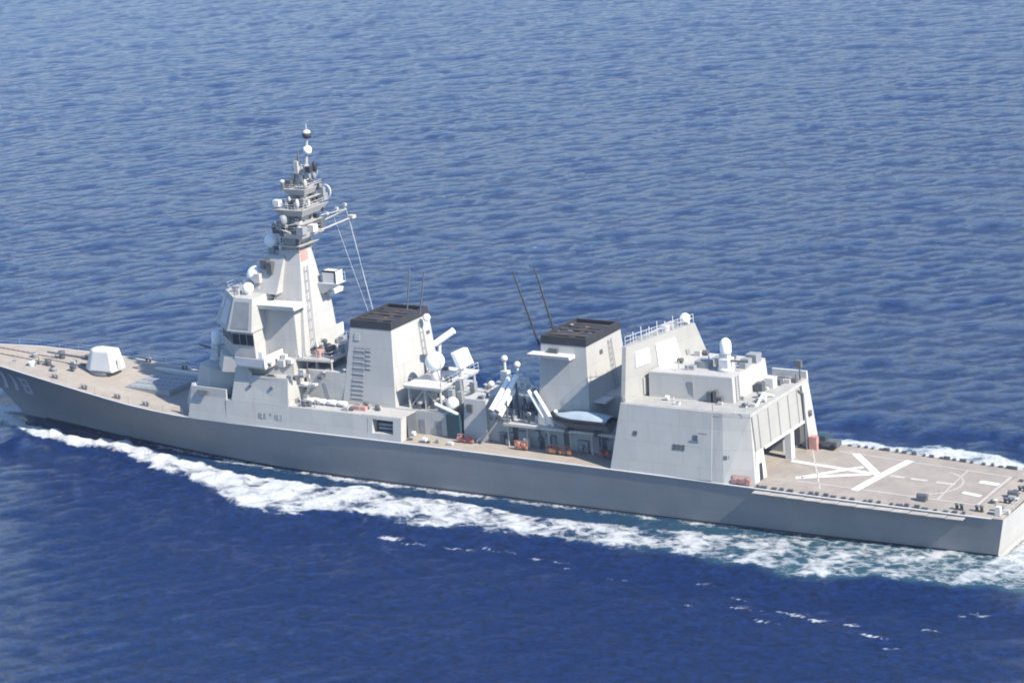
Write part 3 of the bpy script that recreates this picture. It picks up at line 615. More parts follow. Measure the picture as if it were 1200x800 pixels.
# ---- house under the forward funnel
h1=MB().frust([(80,5.3),(92.6,5.1),(92.6,-5.1),(80,-5.3)],8.7,[(84.5,4.9),(92.6,4.9),(92.6,-4.9),(84.5,-4.9)],12.6).build('funnel_house',PAINT,ship)
for u0_,u1_,v0_,v1_ in ((.30,.36,.1,.6),(.70,.76,.1,.6)):
    panel((80,5.3,8.7),(92.6,5.1,8.7),(84.5,4.9,12.6),(92.6,4.9,12.6),u0_,u1_,v0_,v1_,PORT,.04).build('door',MGREY,h1)
bx('side_shelf',PALE,h1,90.8,93.6,4.9,6.2,10.7,10.95)
def funnel(b0,t0,z0,z1,hb,ht,name='funnel'):
    s0,s1=b0; t0_,t1_=t0
    zc=z1-.95; k=(zc-z0)/(z1-z0); L=lambda a_,c_: a_+(c_-a_)*k
    m0,m1,mh=L(s0,t0_),L(s1,t1_),L(hb,ht)
    o=MB().frust([(s0,hb),(s1,hb),(s1,-hb),(s0,-hb)],z0,[(m0,mh),(m1,mh),(m1,-mh),(m0,-mh)],zc).build(name,PAINT,ship)
    b=MB(); t=.3
    quad=lambda a_,c_,h_: [(a_,h_),(c_,h_),(c_,-h_),(a_,-h_)]
    A_=quad(m0-.05,m1+.05,mh+.05); B_=quad(t0_-.05,t1_+.05,ht+.05); Ai=quad(m0+t,m1-t,mh-t); Bi=quad(t0_+t,t1_-t,ht-t)
    vs=[V(*q,zc-.0) for q in A_]+[V(*q,z1) for q in B_]+[V(*q,z1) for q in Bi]+[V(*q,zc+.12) for q in Ai]
    fs=[]
    for g in range(3):
        for k_ in range(4): fs.append((g*4+k_,g*4+(k_+1)%4,g*4+4+(k_+1)%4,g*4+4+k_))
    b.add(vs,fs); cap=b.build('funnel_cap',BLACK,o)
    MB().frust(Ai,zc+.02,Ai,zc+.15).build('funnel_top_plate',RUST,cap)
    b=MB(); cs=(t0_+t1_)/2
    for (ds,dp,l_,w_) in ((-1.5,1.6,1.0,.85),(1.3,1.5,1.1,.9),(-1.3,-1.6,1.1,.9),(1.4,-1.6,.8,.8)):
        b.frust([(cs+ds-l_,dp-w_),(cs+ds+l_,dp-w_),(cs+ds+l_,dp+w_),(cs+ds-l_,dp+w_)],zc+.1,[(cs+ds-l_*.85,dp-w_*.85),(cs+ds+l_*.85,dp-w_*.85),(cs+ds+l_*.85,dp+w_*.85),(cs+ds-l_*.85,dp+w_*.85)],z1-.2)
    b.build_each('exhaust_uptake',BLACK,cap)
    b=MB()
    for k_ in range(3): b.box(t0_+.3,t1_-.3,-ht*.6+k_*ht*.6-.1,-ht*.6+k_*ht*.6+.1,z1-.28,z1-.12)
    b.build_each('uptake_beam',RUST,cap)
    return o
F1=funnel((78.9,86.9),(79.4,85.4),8.7,19.5,5.35,4.15)
fp=((78.9,5.35,8.7),(86.9,5.35,8.7),(79.4,4.15,19.5),(85.4,4.15,19.5))
for (u0_,u1_,v0_,v1_) in ((.62,.86,.34,.68),(.62,.86,.06,.32),(.48,.60,.42,.68),(.74,.88,.76,.84)):
    lv=panel(*fp,u0_,u1_,v0_,v1_,PORT,.03).build('louvre_vent',MGREY,F1)
    for k in range(5):
        vv=v0_+(v1_-v0_)*(k+.5)/5; panel(*fp,u0_+.01,u1_-.01,vv-.008,vv+.008,PORT,.09).build('louvre_slat',PAINT,lv)
panel((79.4,4.15,19.5),(79.4,-4.15,19.5),(78.9,5.35,8.7),(78.9,-5.35,8.7),.86,.94,.28,.32,AFT,.05).build('funnel_lamp',DGREY,F1)
b=rail([(79,5.3,8.75),(80,6.8,8.75)],h=.1); 
# life raft canisters on the shelter deck: stowed in racks, can be lifted away
def canister():
    t=empty('liferaft_canister'); 
    bb=MB(); vs=[]; n=14
    for (x,rr) in ((-.72,.02),(-.70,.24),(-.60,.33),(.60,.33),(.70,.24),(.72,.02)):
        for i_ in range(n): vs.append((x,rr*math.cos(2*math.pi*i_/n),.42+rr*math.sin(2*math.pi*i_/n)))
    bb.add(vs,[(k*n+i_,k*n+(i_+1)%n,(k+1)*n+(i_+1)%n,(k+1)*n+i_) for k in range(5) for i_ in range(n)],True); bb.build('canister_shell',WHITE,t)
    bb=MB(); 
    bb.add([(x_,y_,z_) for x_ in (-.5,.5) for y_ in (-.05,.05) for z_ in (0,.1)],[(0,1,3,2),(4,5,7,6),(0,1,5,4),(2,3,7,6),(0,2,6,4),(1,3,7,5)])
    for x in (-.4,.4): bb.add([(x+a_,y_,z_) for a_ in (-.06,.06) for (y_,z_) in ((-.42,0),(.42,0),(.30,.16),(-.30,.16))],[(0,1,2,3),(4,5,6,7),(0,1,5,4),(1,2,6,5),(2,3,7,6),(3,0,4,7)])
    bb.build('cradle',DGREY,t); return t
c0=canister()
def copy_tree(o):
    c_=o.copy(); C.objects.link(c_)
    for ch in list(o.children): 
        d_=ch.copy(); C.objects.link(d_); d_.parent=c_
    return c_
LB=['foremost white liferaft canister on the shelter deck, nearest the bridge','second white liferaft canister behind the bridge, between two others','third white liferaft canister behind the bridge, next to the aftmost one','aftmost white liferaft canister, just ahead of the forward funnel']
for k,(s,p) in enumerate(((90.9,6.6),(89.3,6.6),(87.7,6.6),(86.1,6.6))):
    o=c0 if k==0 else copy_tree(c0); o.location=V(s,p,8.71); o.rotation_euler=(0,0,random.uniform(-.05,.05)); tag(o,LB[k],'liferaft','white liferaft canisters behind the bridge')
    MB()
# red gear on the shelter deck edge beside the funnel
rl=MB().box(82.2,84.3,6.7,7.3,8.72,9.2).build('hose_box',PINK); tag(rl,'faded red hose box on deck beside the forward funnel','hose box')
rail([(s,8.55,8.72) for s in (82.1,93.0)],h=.95,step=1.7).build('shelter_railing',PALE,sh)
rail([(s,-8.55,8.72) for s in (82.1,93.0)],h=.95,step=1.7).build('shelter_railing',PALE,sh)
# torpedo bay: opening in the side abreast the funnel
for sg in (1,-1):
    tb=MB()
    h0,h1=tum(5.7),tum(8.6)
    q=lambda a_,c_,z0,z1,d0=0,d1=1.2: tb.frust([(a_,sg*(tum(z0)-d0)),(c_,sg*(tum(z0)-d0)),(c_,sg*(tum(z0)-d1)),(a_,sg*(tum(z0)-d1))],z0,[(a_,sg*(tum(z1)-d0)),(c_,sg*(tum(z1)-d0)),(c_,sg*(tum(z1)-d1)),(a_,sg*(tum(z1)-d1))],z1)
    q(81.0,81.9,5.7,8.7); q(79.9,81.0,5.7,6.55); q(79.9,81.0,8.35,8.7); q(80.2,80.9,6.55,8.35); q(75.9,77.1,5.7,8.7); q(77.1,79.9,5.7,6.6); q(77.1,79.9,8.3,8.7)
    tb.build_each('torpedo_bay_wall',PAINT,ship)
tor=MB().box(75.9,81.9,-7.4,7.4,5.7,8.66).build('torpedo_bay',DGREY,ship)
MB().box(75.85,81.9,-8.6,8.6,8.7,8.78).build('torpedo_bay_roof',PAINT,tor)
b=MB(); 
for z in (7.0,7.5): b.tube((77.3,7.9,z),(79.8,7.9,z),.2,n=8)
b.build_each('torpedo_tube',MGREY,tor)
# ---- house and trestle between the funnels
mh=MB().box(71,78.8,-5.4,5.4,5.75,8.9).build('midship_house',PAINT,ship)
for s_k in (72.2,74.6): bx('door',MGREY,mh,s_k,s_k+.8,5.39,5.45,5.9,7.8)
sp=MB().frust([(72.2,4.9),(77.6,4.9),(77.6,-3.6),(72.2,-3.6)],11.45,[(72.0,5.1),(77.8,5.1),(77.8,-3.8),(72.0,-3.8)],11.85).build('satellite_platform',PALE,ship)
b=MB()
for (s,p) in ((72.5,4.6),(74.8,4.6),(77.2,4.6),(72.5,-3.2),(77.2,-3.2),(72.5,1.)): b.tube((s,p,8.9),(s,p,11.5),.16,n=8)
for (a_,c_) in (((72.5,4.6,8.9),(74.8,4.6,11.5)),((77.2,4.6,8.9),(74.8,4.6,11.5)),((72.5,4.6,8.9),(72.5,1,11.5)),((72.5,-3.2,8.9),(72.5,1,11.5))): b.tube(a_,c_,.09,n=6)
b.build_each('platform_post',PAINT,sp); rail([(77.5,5.0,11.85),(72.1,5.0,11.85),(72.1,-3.7,11.85)],h=1.0,step=1.0,r=.03).build('platform_railing',PALE,sp)
b=MB(); b.lathe((75.0,1.6,11.85),[(.75,0),(.6,.6),(.6,1.2)],16); ped=b.build('dome_pedestal',PALE,sp)
MB().ball((75.0,1.6,14.2),1.25,20).build('satellite_dome',WHITE,ped)
b=MB(); b.tube((72.6,-.6,11.85),(72.6,-.6,13.4),.3,n=8); p2_=b.build('dish_mount',PALE,sp)
b=MB(); b.frust([(71.6,.9,13.3),(72.2,.9,13.3),(72.2,-2.0,13.3),(71.6,-2.0,13.3)],0,[(72.4,.9,15.2),(73.0,.9,15.2),(73.0,-2.0,15.2),(72.4,-2.0,15.2)],0); b.build('dish_face',WHITE,p2_)
b=MB(); b.tube((76.4,-1.4,11.9),(76.2,-1.6,16.0),.22,n=8); b.build('lamp_post',PALE,sp)
b=MB(); b.tube((76.6,-1.0,15.6),(74.2,-2.0,17.3),.42,.42,10); b.build('searchlight',WHITE,sp)
MB().ball((78.3,-2.2,18.6),.5).build('radome',WHITE,F1)
b=MB()
for (s,p,h_) in ((71.4,3.8,2.6),(71.2,2.2,3.4),(70.6,3.0,2.2),(70.2,.6,2.8)): b.box(s-.35,s+.35,p-.35,p+.35,8.9,8.9+h_)
b.build_each('equipment_cabinet',MGREY,mh)
MB().ball((71.0,4.4,9.9),.85).build('radome',PALE,mh)
b=MB(); b.tube((69.6,5.4,8.9),(73.0,5.2,9.9),.22,n=8); b.build('crane_boom',WHITE,mh)
MB().box(69.2,71.1,5.0,5.9,5.75,8.95).build('teal_block',TEAL,mh)  # solid dark teal block at the side of the house
for (s,p,h_) in ((66.7,-1.5,5.2),(65.6,-2.6,4.2),(67.6,.5,2.4)):
    b=MB(); b.tube((s,p,9.2),(s,p,9.2+h_),.16,n=8); b.box(s-.5,s+.5,p-.4,p+.4,9.2+h_*.45,9.2+h_*.7); b.ball((s,p,9.2+h_),.42); b.build('antenna_post',PALE,mh)
# ---- amidships house with missile launchers
ah=MB().frust([(46,4.8),(68.9,4.8),(68.9,-4.8),(46,-4.8)],5.75,[(46,4.8),(68.9,4.8),(68.9,-4.8),(46,-4.8)],8.45).build('launcher_house',PAINT,ship)
MB().box(46,62.6,-6.3,6.3,8.45,8.75).build('boat_deck',PAINT,ah)
MB().frust([(65.4,5.6),(68.9,5.6),(68.9,-5.6),(65.4,-5.6)],5.75,[(65.6,5.2),(68.7,5.2),(68.7,-5.2),(65.6,-5.2)],11.0).build('ventilator_house',PAINT,ah)
bx('door',DGREY,ah,67.4,68.2,5.15,5.62,9.4,10.4)
b=MB()
for s in (47.5,50.5,53.5,56.5,59.5,62.2): b.tube((s,5.85,5.75),(s,5.85,8.5),.09,n=6); b.tube((s,5.85,7.2),(s,4.8,8.4),.07,n=5)
b.build_each('deck_post',PAINT,ah)
b=MB()
for (s,w_,h_) in ((48.2,1.2,1.9),(52.2,1.4,1.4),(56.8,1.5,1.6),(60.6,1.2,1.8),(63.6,1.0,1.3),(50.3,.8,2.1),(58.6,.7,2.0)): b.box(s-w_/2,s+w_/2,4.8,5.25,5.8,5.8+h_)
b.build_each('wall_locker',MGREY,ah)
for s in (49.3,54.6,61.8): bx('door',DGREY,ah,s-.4,s+.4,4.78,4.86,5.9,7.8)
rail([(46.3,5.95,8.75),(55.0,5.95,8.75)],h=.9,step=1.4).build('boat_deck_railing',PALE,ah)
# anti-ship missile canisters, four to a launcher, firing across the ship
def launcher(sc,lo_,hi_,name='missile_launcher'):
    lo_=Vector(lo_); hi_=Vector(hi_); m_=(lo_+hi_)/2
    o=MB().box(sc-1.0,sc+1.0,m_.y-1.0,m_.y+1.0,8.75,9.1).build(name,MGREY,ship)
    upv=Vector((0,-(hi_.z-lo_.z),hi_.y-lo_.y)); upv=upv.normalized()
    if upv.z<0: upv=-upv
    for ds in (-.44,.44):
        for k in (0,.86):
            a_=lo_+Vector((ds,0,0))+upv*k; c_=hi_+Vector((ds,0,0))+upv*k
            b=MB(); b.tube(a_,c_,.33,n=14)
            for t in (.02,.33,.66,.98): 
                q=a_.lerp(c_,t); b.tube(q-(c_-a_).normalized()*.07,q+(c_-a_).normalized()*.06,.38,n=14)
            t_=b.build('missile_canister',WHITE,o)
            e=(c_-a_).normalized(); b=MB(); b.tube(c_,c_+e*.05,.34,n=14); b.tube(a_-e*.05,a_,.34,n=14); b.build_each('end_cover',MGREY,t_)
    b=MB()
    for t,rr in ((.25,.13),(.75,.13)):
        q=lo_.lerp(hi_,t)
        for ds in (-.8,.8): b.tube((q.x+ds,q.y,8.75),(q.x+ds,q.y,q.z+.9),rr,n=6); b.tube((q.x+ds,m_.y,8.8),(q.x+ds,q.y,q.z),.09,n=5)
    b.build('launcher_frame',DGREY,o); return o
launcher(62.9,(62.9,7.2,9.9),(62.9,2.2,12.9))
launcher(60.3,(60.3,.4,9.9),(60.3,4.6,12.3))
for ds in (0,.9):
    b=MB(); b.tube((55.9+ds,5.6,8.8),(56.2+ds,5.7,9.9),.2,n=8); b.tube((56.2+ds,5.7,9.9),(58.0+ds,5.9,13.1),.27,.22,n=10); b.build('davit_arm',WHITE,ah)
# ---- rigid boat on its cradle (a thing of its own)
def boat(s0,s1,pc,z):
    t=empty('rigid_boat',V((s0+s1)/2,pc,z)); org=Vector(t.location)
    def loc(o): 
        o.location=-org; return o
    n=12; vs=[]; prof=[(-.0,-.75),(.75,-.35),(1.12,.25),(1.02,.55)]
    for i_ in range(n+1):
        t_=i_/n; s=s0+(s1-s0)*t_; k=1 if t_<.6 else math.sqrt(max(0.0,1-((t_-.6)/.4)**2)); lift=.45*max(0,(t_-.6)/.4)**2
        for sg in (1,-1):
            for (w_,h_) in prof: vs.append(V(s,pc+sg*w_*k,z+.8+h_*(1-.45*max(0,(t_-.6)/.4)) +lift))
    b=MB(); m2=len(prof)
    for i_ in range(n):
        for g in (0,1):
            for j in range(m2-1):
                a_=i_*2*m2+g*m2+j; b.add([vs[a_],vs[a_+1],vs[a_+2*m2+1],vs[a_+2*m2]],[(0,1,2,3)],True)
    b.add(vs[:2*m2],[(0,1,2,3,7,6,5,4)])
    loc(b.build('boat_hull',DGREY,t))
    b=MB()
    for sg in (1,-1):
        pr=None
        for i_ in range(n+1):
            t_=i_/n; s=s0+(s1-s0)*t_; k=1 if t_<.6 else math.sqrt(max(0.0,1-((t_-.6)/.4)**2)); q=(s,pc+sg*1.08*k,z+1.35+.35*max(0,(t_-.6)/.4)**2)
            if pr: b.tube(pr,q,.27,n=8)
            pr=q
    loc(b.build('inflatable_tube',RUBBER,t))
    vs=[]
    for i_ in range(n+1):
        t_=i_/n; s=s0+.1+(s1-s0-.2)*t_; k=1 if t_<.6 else math.sqrt(max(0.0,1-((t_-.6)/.4)**2)); hh=.25+.55*math.sin(math.pi*min(1,t_*1.1+.05))**.7
        if t_>.9: hh=.3
        for (w_,h_) in ((1.15,.08),(.75,hh*.75),(0,hh),(-.75,hh*.75),(-1.15,.08)): vs.append(V(s,pc+w_*k,z+1.5+h_))
    b=MB(); b.add(vs,[(i_*5+j,i_*5+j+1,i_*5+6+j,i_*5+5+j) for i_ in range(n) for j in range(4)],True); loc(b.build('boat_cover',COVER,t))
    MB(); o=MB().lathe((s1-.6,pc+.2,z+1.85),[(.2,0),(.26,.2),(.1,.4)],10).build('bow_light',WHITE,t); loc(o)
    return t
tag(boat(47.3,55.4,6.45,9.05),'rigid boat under a pale blue cover, ahead of the hangar wall','boat')
b=MB(); 
for s in (49.2,53.2): b.box(s-.12,s+.12,5.4,7.4,8.75,9.2)
b.build_each('boat_cradle',DGREY,ah)
# ---- aft funnel
f2b=MB().frust([(50.6,5.1),(58.8,5.1),(58.8,-5.1),(50.6,-5.1)],8.75,[(50.9,5.0),(58.4,5.0),(58.4,-5.0),(50.9,-5.0)],11.2)
F2=funnel((51.0,58.3),(51.5,57.6),8.75,19.6,5.15,4.1)
MB().frust([(53.0,4.3),(58.6,4.3),(58.6,5.2),(53.0,5.6)],17.2,[(53.0,4.3),(58.8,4.3),(58.8,5.8),(53.0,5.8)],17.65).build('funnel_ledge',PALE,F2)
bx('funnel_hatch',DGREY,F2,55.2,56.4,4.2,4.75,17.66,18.2)
panel((51.5,4.1,19.6),(51.5,-4.1,19.6),(51.0,5.15,8.75),(51.0,-5.15,8.75),.36,.44,.20,.25,AFT,.05).build('funnel_lamp',DGREY,F2)
MB().frust([(46.8,1.5),(51.2,1.5),(51.2,-4.6),(46.8,-4.6)],8.75,[(47.2,1.2),(51.3,1.2),(51.3,-4.4),(47.2,-4.4)],12.0).build('aft_uptake_house',PAINT,F2)
b=MB(); b.box(49.6,51.2,1.3,3.6,11.6,11.85); b.build('funnel_step',PALE,F2)
# whip aerials
for (s,p,z,ds,dp,h_) in ((58.3,3.6,18.2,2.4,1.0,9.2),(57.9,.4,18.6,2.0,0.6,8.6),(79.3,-2.2,18.8,-.9,-.5,5.6),(81.5,-2.6,18.8,-.6,-.5,5.6)):
    MB().tube((s,p,z),(s+ds,p+dp,z+h_),.16 if z<18.7 else .10,.08,6).build('whip_aerial',BLACK if z<18.7 else DGREY,F2 if s<70 else F1)

# ---- hangar
HZ0=5.5
hb=lambda z: 9.1-.14*(z-5.6)
hang=MB().frust([(33,9.12),(46.3,9.12),(46.3,-9.12),(33,-9.12)],HZ0,[(33,hb(13.4)),(45.0,hb(13.4)),(45.0,-hb(13.4)),(33,-hb(13.4))],13.4).build('hangar',PAINT,ship)
MB().frust([(33,7.95),(45.0,7.95),(45.0,-7.95),(33,-7.95)],13.38,[(33,7.9),(44.9,7.9),(44.9,-7.9),(33,-7.9)],13.43).build('roof_deck',ROOFG,hang)
# aft bay: side walls, roof and door face round an open interior
b=MB()
b.frust([(33,9.10),(31.5,9.05),(28.0,7.9),(28.0,7.3),(33,8.4)],HZ0-.2,[(33,hb(13.4)-.01),(31.7,8.02),(28.5,7.35),(28.5,6.8),(33,7.4)],13.0)
b.frust([(33,-9.10),(27.9,-8.95),(27.9,-6.5),(33,-6.5)],HZ0-.3,[(33,-hb(13.4)+.01),(28.5,-8.0),(28.5,-6.2),(33,-6.2)],13.0)
b.build_each('hangar_side_wall',PAINT,hang)
MB().frust([(33,8.05),(31.7,8.04),(28.45,7.37),(28.45,-8.05),(33,-8.05)],13.0,[(33,7.98),(31.7,7.97),(28.5,7.3),(28.5,-7.98),(33,-7.98)],13.4).build('hangar_roof',ROOFG,hang)
MB().box(32.7,32.95,-8,8,HZ0-.1,13.0).build('hangar_bulkhead',DGREY,hang)  # bulkhead, ceiling and lining coloured dark for the shade inside the bay
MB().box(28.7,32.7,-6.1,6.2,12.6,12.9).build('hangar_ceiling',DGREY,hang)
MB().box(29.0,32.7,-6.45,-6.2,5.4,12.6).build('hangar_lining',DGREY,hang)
# raised roller door, port face and pillar
b=MB(); b.frust([(28.05,7.1),(28.6,7.1),(28.6,-5.3),(28.05,-5.3)],8.85,[(28.3,7.25),(28.9,7.25),(28.9,-5.2),(28.3,-5.2)],13.05); dr=b.build('hangar_door',PAINTDIM,hang)
for p in (6.0,3.4,.8,-1.8,-4.2): MB().frust([(27.98,p),(28.2,p),(28.2,p-.16),(27.98,p-.16)],8.98,[(28.22,p),(28.4,p),(28.4,p-.16),(28.22,p-.16)],13.0).build('door_rib',MGREY,dr)
b=MB(); b.box(27.85,28.2,-5.3,5.2,8.7,8.95); b.build('door_rail',PALE,dr)
b=MB(); b.frust([(27.95,7.6),(28.5,7.6),(28.5,4.9),(27.95,4.9)],HZ0-.4,[(28.05,7.15),(28.6,7.15),(28.6,5.4),(28.05,5.4)],8.9); ps=b.build('door_pillar',PALE,hang)
b=MB(); b.frust([(27.8,-1.3),(28.6,-1.3),(28.6,-2.2),(27.8,-2.2)],HZ0-.4,[(27.8,-1.3),(28.6,-1.3),(28.6,-2.2),(27.8,-2.2)],8.9); b.build('door_pillar',PALE,hang)
panel((27.95,7.6,5.1),(27.95,4.9,5.1),(28.05,7.15,8.6),(28.05,5.4,8.6),.30,.64,.05,.64,AFT,.03).build('dark_doorway',BLACK,ps)  # black plate painted for the unlit inside of an open doorway
b=MB(); b.tube((27.9,-5.55,5.4),(28.1,-5.55,12.2),.16,n=6); b.tube((28.1,-5.5,12.2),(28.3,-4.6,12.8),.16,n=6); b.build('door_guide',DGREY,hang)
MB().lathe((28.15,-7.3,9.3),[(.3,-.3),(.3,.3)],12).build('floodlight',DGREY,hang)
bx('hangar_equipment',MGREY,hang,30,32,-5.5,-3.6,5.4,7.6); bx('hangar_equipment',DGREY,hang,31,32.4,1.5,4.0,5.4,6.5)
# portholes and vents on the hangar flank
Hq=((33,9.12,5.5),(46.3,9.12,5.5),(33,8.03,13.4),(45,8.03,13.4))
def hq(s,z,ds,dz,m,name): 
    u_=(s-33)/(46.3-1.3*(z-5.5)/7.9-33); v_=(z-5.5)/7.9; panel(*Hq,u_-ds/13,u_+ds/13,v_-dz/8,v_+dz/8,PORT,.05).build(name,m,hang)
hq(43.0,10.1,.26,.26,DGREY,'porthole'); hq(35.1,10.3,.30,.30,DGREY,'porthole')
for s in (36.7,37.25,37.8): hq(s,9.0,.22,.32,DGREY,'louvre_vent')
panel((28.0,7.9,5.3),(31.5,9.05,5.3),(28.5,7.35,13.0),(31.7,8.02,13.0),.70,.82,.36,.42,(-.6,1,0),.05).build('louvre_vent',DGREY,hang)
panel((28.0,7.9,5.3),(31.5,9.05,5.3),(28.5,7.35,13.0),(31.7,8.02,13.0),.86,.98,.36,.42,(-.6,1,0),.05).build('louvre_vent',DGREY,hang)
# roof structures: array house, close-in gun house
UB=[(45.0,7.85),(44.5,7.8),(40.8,-7.9),(45.0,-7.9)]; UT=[(44.9,6.95),(44.4,6.9),(41.6,-4.95),(44.9,-4.95)]
au=MB().frust(UB,13.38,UT,19.95).build('array_house',PAINTDIM,ship)
A4=((44.5,7.8,13.4),(40.8,-7.9,13.4),(44.4,6.9,19.95),(41.6,-4.95,19.95))
panel(*A4,.12,.30,.58,.84,AFT,.16).build('radar_array',ARRAYM,au)
panel(*A4,.40,.67,.42,.86,AFT,.16).build('radar_array',ARRAYM,au)
for (u0_,u1_,v0_,v1_) in ((.20,.40,.03,.34),(.44,.58,.03,.34)): panel(*A4,u0_,u1_,v0_,v1_,AFT,.16).build('wall_panel',PAINTDIM,au)
for (u0_,u1_,v0_,v1_) in ((.76,.80,.46,.56),(.83,.86,.40,.46),(.79,.85,.2,.3)): panel(*A4,u0_,u1_,v0_,v1_,AFT,.12).build('wall_fitting',MGREY,au)
rail([(44.6,6.7,19.97),(41.7,-4.8,19.97)],h=1.1,step=.9,r=.035).build('roof_railing',PALE,au)
MB().lathe((42.2,-4.2,19.95),[(.3,0),(.3,.3)],12).build('dome_pedestal',PALE,au); MB().ball((42.3,-3.9,20.75),.62).build('radome',WHITE,au)
b=MB()
for k in range(7): 
    t=.1+.12*k; b.tube((44.7-2.9*t,6.2-11*t,19.95),(44.7-2.9*t,6.2-11*t,21.3+.3*(k%2)),.05,n=5)
b.box(43.0,43.6,-1.2,-.4,19.95,20.6); b.build_each('rod_antenna',PALE,au)
cw=MB().frust([(32.2,4.1),(43.0,4.6),(43.0,-5.0),(32.2,-5.0)],13.38,[(32.4,3.9),(43.0,4.4),(43.0,-4.8),(32.4,-4.8)],16.4).build('gun_house',PAINT,ship)
bx('door',MGREY,cw,38.9-1.6,38.0,4.1,4.32,13.5,15.6)
b=MB()
for (s,h_) in ((35.1,1.3),(34.3,1.5),(33.7,.8)): b.box(s-.25,s+.25,4.2,4.75,13.4,13.4+h_)
b.build_each('deck_equipment',DGREY,cw)
rail([(32.5,3.8,16.42),(42.4,4.2,16.42)],h=.6,step=1.5).build('house_railing',PALE,cw)
c=ciws(34.4,1.2,16.4,.98)
MB().tube((33.9,1.2,17.6),(31.6,1.2,17.6),.15,.11,8).build('gun_barrel',DGREY,c)
b=MB()
for (s,p,w_,h_) in ((37.6,.5,.9,.8),(36.4,-.8,.6,.9),(33.2,-1.5,.5,.8),(33.0,-3.0,.7,1.0),(38.5,2.0,.4,.5),(32.9,-.2,.4,.7)): b.box(s-w_,s+w_,p-w_,p+w_,16.4,16.4+h_)
b.build_each('roof_equipment',MGREY,cw)
# roof clutter aft, starboard bulwark, lamp
MB().frust([(28.5,-8.0),(33,-8.0),(33,-7.7),(28.5,-7.7)],13.4,[(28.5,-7.9),(33,-7.9),(33,-7.6),(28.5,-7.6)],14.3).build('roof_bulwark',PALE,hang)
for (s,p,w_,h_,m) in ((31.4,-1.2,.45,1.1,DGREY),(31.0,-3.2,.55,1.2,PALE),(30.6,-4.4,.4,.7,DGREY),(29.6,2.6,.35,.5,MGREY),(30.4,4.8,.3,.4,MGREY),(29.2,-5.8,.35,.5,DGREY),(30.2,.6,.4,.35,PALE)):
    bx('roof_fitting',m,hang,s-w_,s+w_,p-w_,p+w_,13.4,13.4+h_)
b=MB(); b.tube((29.0,-6.9,13.4),(29.0,-6.9,15.1),.12,n=6); b.box(28.7,29.4,-7.1,-6.6,15.0,15.8); b.build('landing_lamp',DGREY,hang)
b=MB(); b.tube((29.2,4.4,13.4),(29.6,1.6,14.2),.16,n=6); b.tube((29.6,1.6,14.2),(29.0,.2,13.5),.12,n=6); b.build('roof_boom',PALE,hang)
rail([(44.6,7.85,13.42),(33,7.85,13.42),(28.8,7.7,13.42)],h=.95,step=1.6).build('roof_railing',PALE,hang)
bx('boarding_ladder',MGREY,hang,33.4,34.6,8.72,8.8,10.9,11.05)

# ------------------------------------------------------------------ small fittings on the upper decks, each a part of the ship
def clutter(parent,s0,s1,p0,p1,z,n,hmin=.4,hmax=1.3,seed=1):
    g=random.Random(seed)
    for k in range(n):
        s=g.uniform(s0,s1); p=g.uniform(p0,p1); h=g.uniform(hmin,hmax); w_=g.uniform(.15,.42); t=g.random(); m=g.choice((PALE,MGREY,DGREY,PAINT,MGREY,DGREY))
        if t<.4: bx('deck_box',m,parent,s-w_,s+w_,p-w_*.7,p+w_*.7,z,z+h*.8)
        elif t<.65: MB().lathe((s,p,z),[(.16,0),(.16,h*.7),(.34,h*.75),(.34,h),(.1,h*1.1)],10).build('vent_cowl',m,parent)
        elif t<.85: MB().tube((s,p,z),(s,p,z+h*1.5),.07,n=6).build('deck_stanchion',m,parent)
        else:
            b=MB(); b.tube((s-w_,p,z+.35),(s+w_,p,z+.35),.3,n=10); b.build('cable_drum',m,parent)
clutter(ship,88.6,93.4,5.0,8.0,11.9,9,seed=2); clutter(ship,88.8,92.6,5.2,8.2,8.72,8,seed=3); clutter(ship,79.5,85,5.9,8.0,8.75,9,.3,.9,seed=4)
clutter(ship,94.6,98.6,4.9,6.6,13.5,5,seed=5); clutter(ship,99.2,104,-3,5.5,21.8,9,.4,1.2,seed=6)
clutter(ship,71.4,78.4,2.5,5.2,8.9,14,.6,2.2,seed=7); clutter(ship,65.8,68.6,-3,4.8,11.0,8,.4,1.2,seed=8)
clutter(ship,58.8,65.2,-1,5.6,8.75,16,.5,1.9,seed=9); clutter(ship,47,63.5,5.2,5.9,5.8,14,.5,1.5,seed=10)
clutter(ship,28.9,32,-6.5,7.2,13.4,10,.2,.7,seed=11); clutter(ship,33.2,43.8,5.0,7.4,13.4,5,.2,.5,seed=12); clutter(ship,33,42,-4,3.4,16.4,8,.3,.9,seed=13)
clutter(ship,72.4,77.4,-3.4,4.4,11.85,6,.4,1.2,seed=14); clutter(ship,69,76,6.4,8.3,5.85,7,.3,.9,seed=15); clutter(ship,103,108.5,5.4,8,8.4,7,.4,1.2,seed=16)
clutter(ship,132,148,-3.5,3.5,8.3,12,.3,.8,seed=17); clutter(ship,-1.6,1.2,-6.5,6.5,4.7,14,.2,.6,seed=18); clutter(ship,88.9,93,-4,4.4,13.9,8,.5,1.5,seed=19)
clutter(ship,94.2,99.0,5.6,8.0,13.5,8,.4,1.1,seed=31); clutter(ship,99.5,104,-2.5,3.4,21.8,8,.6,1.7,seed=32); clutter(ship,89.2,93.2,-1,4.6,13.9,8,.5,1.7,seed=33); clutter(ship,104.5,108.4,1.5,4.4,11.2,6,.4,1.1,seed=34); clutter(ship,86.5,92.4,-2,4.8,12.6,10,.4,1.5,seed=35); clutter(ship,51.8,57.2,-3,3,18.9,5,.3,.7,seed=20)
for P_,sc,z,k in ((mast,95.2,29.5,21),(mast,94.6,33.0,22),(mast,94.1,35.2,23)): clutter(ship,sc-1.9,sc+1.9,-2,2.2,z,7,.5,1.2,seed=k)
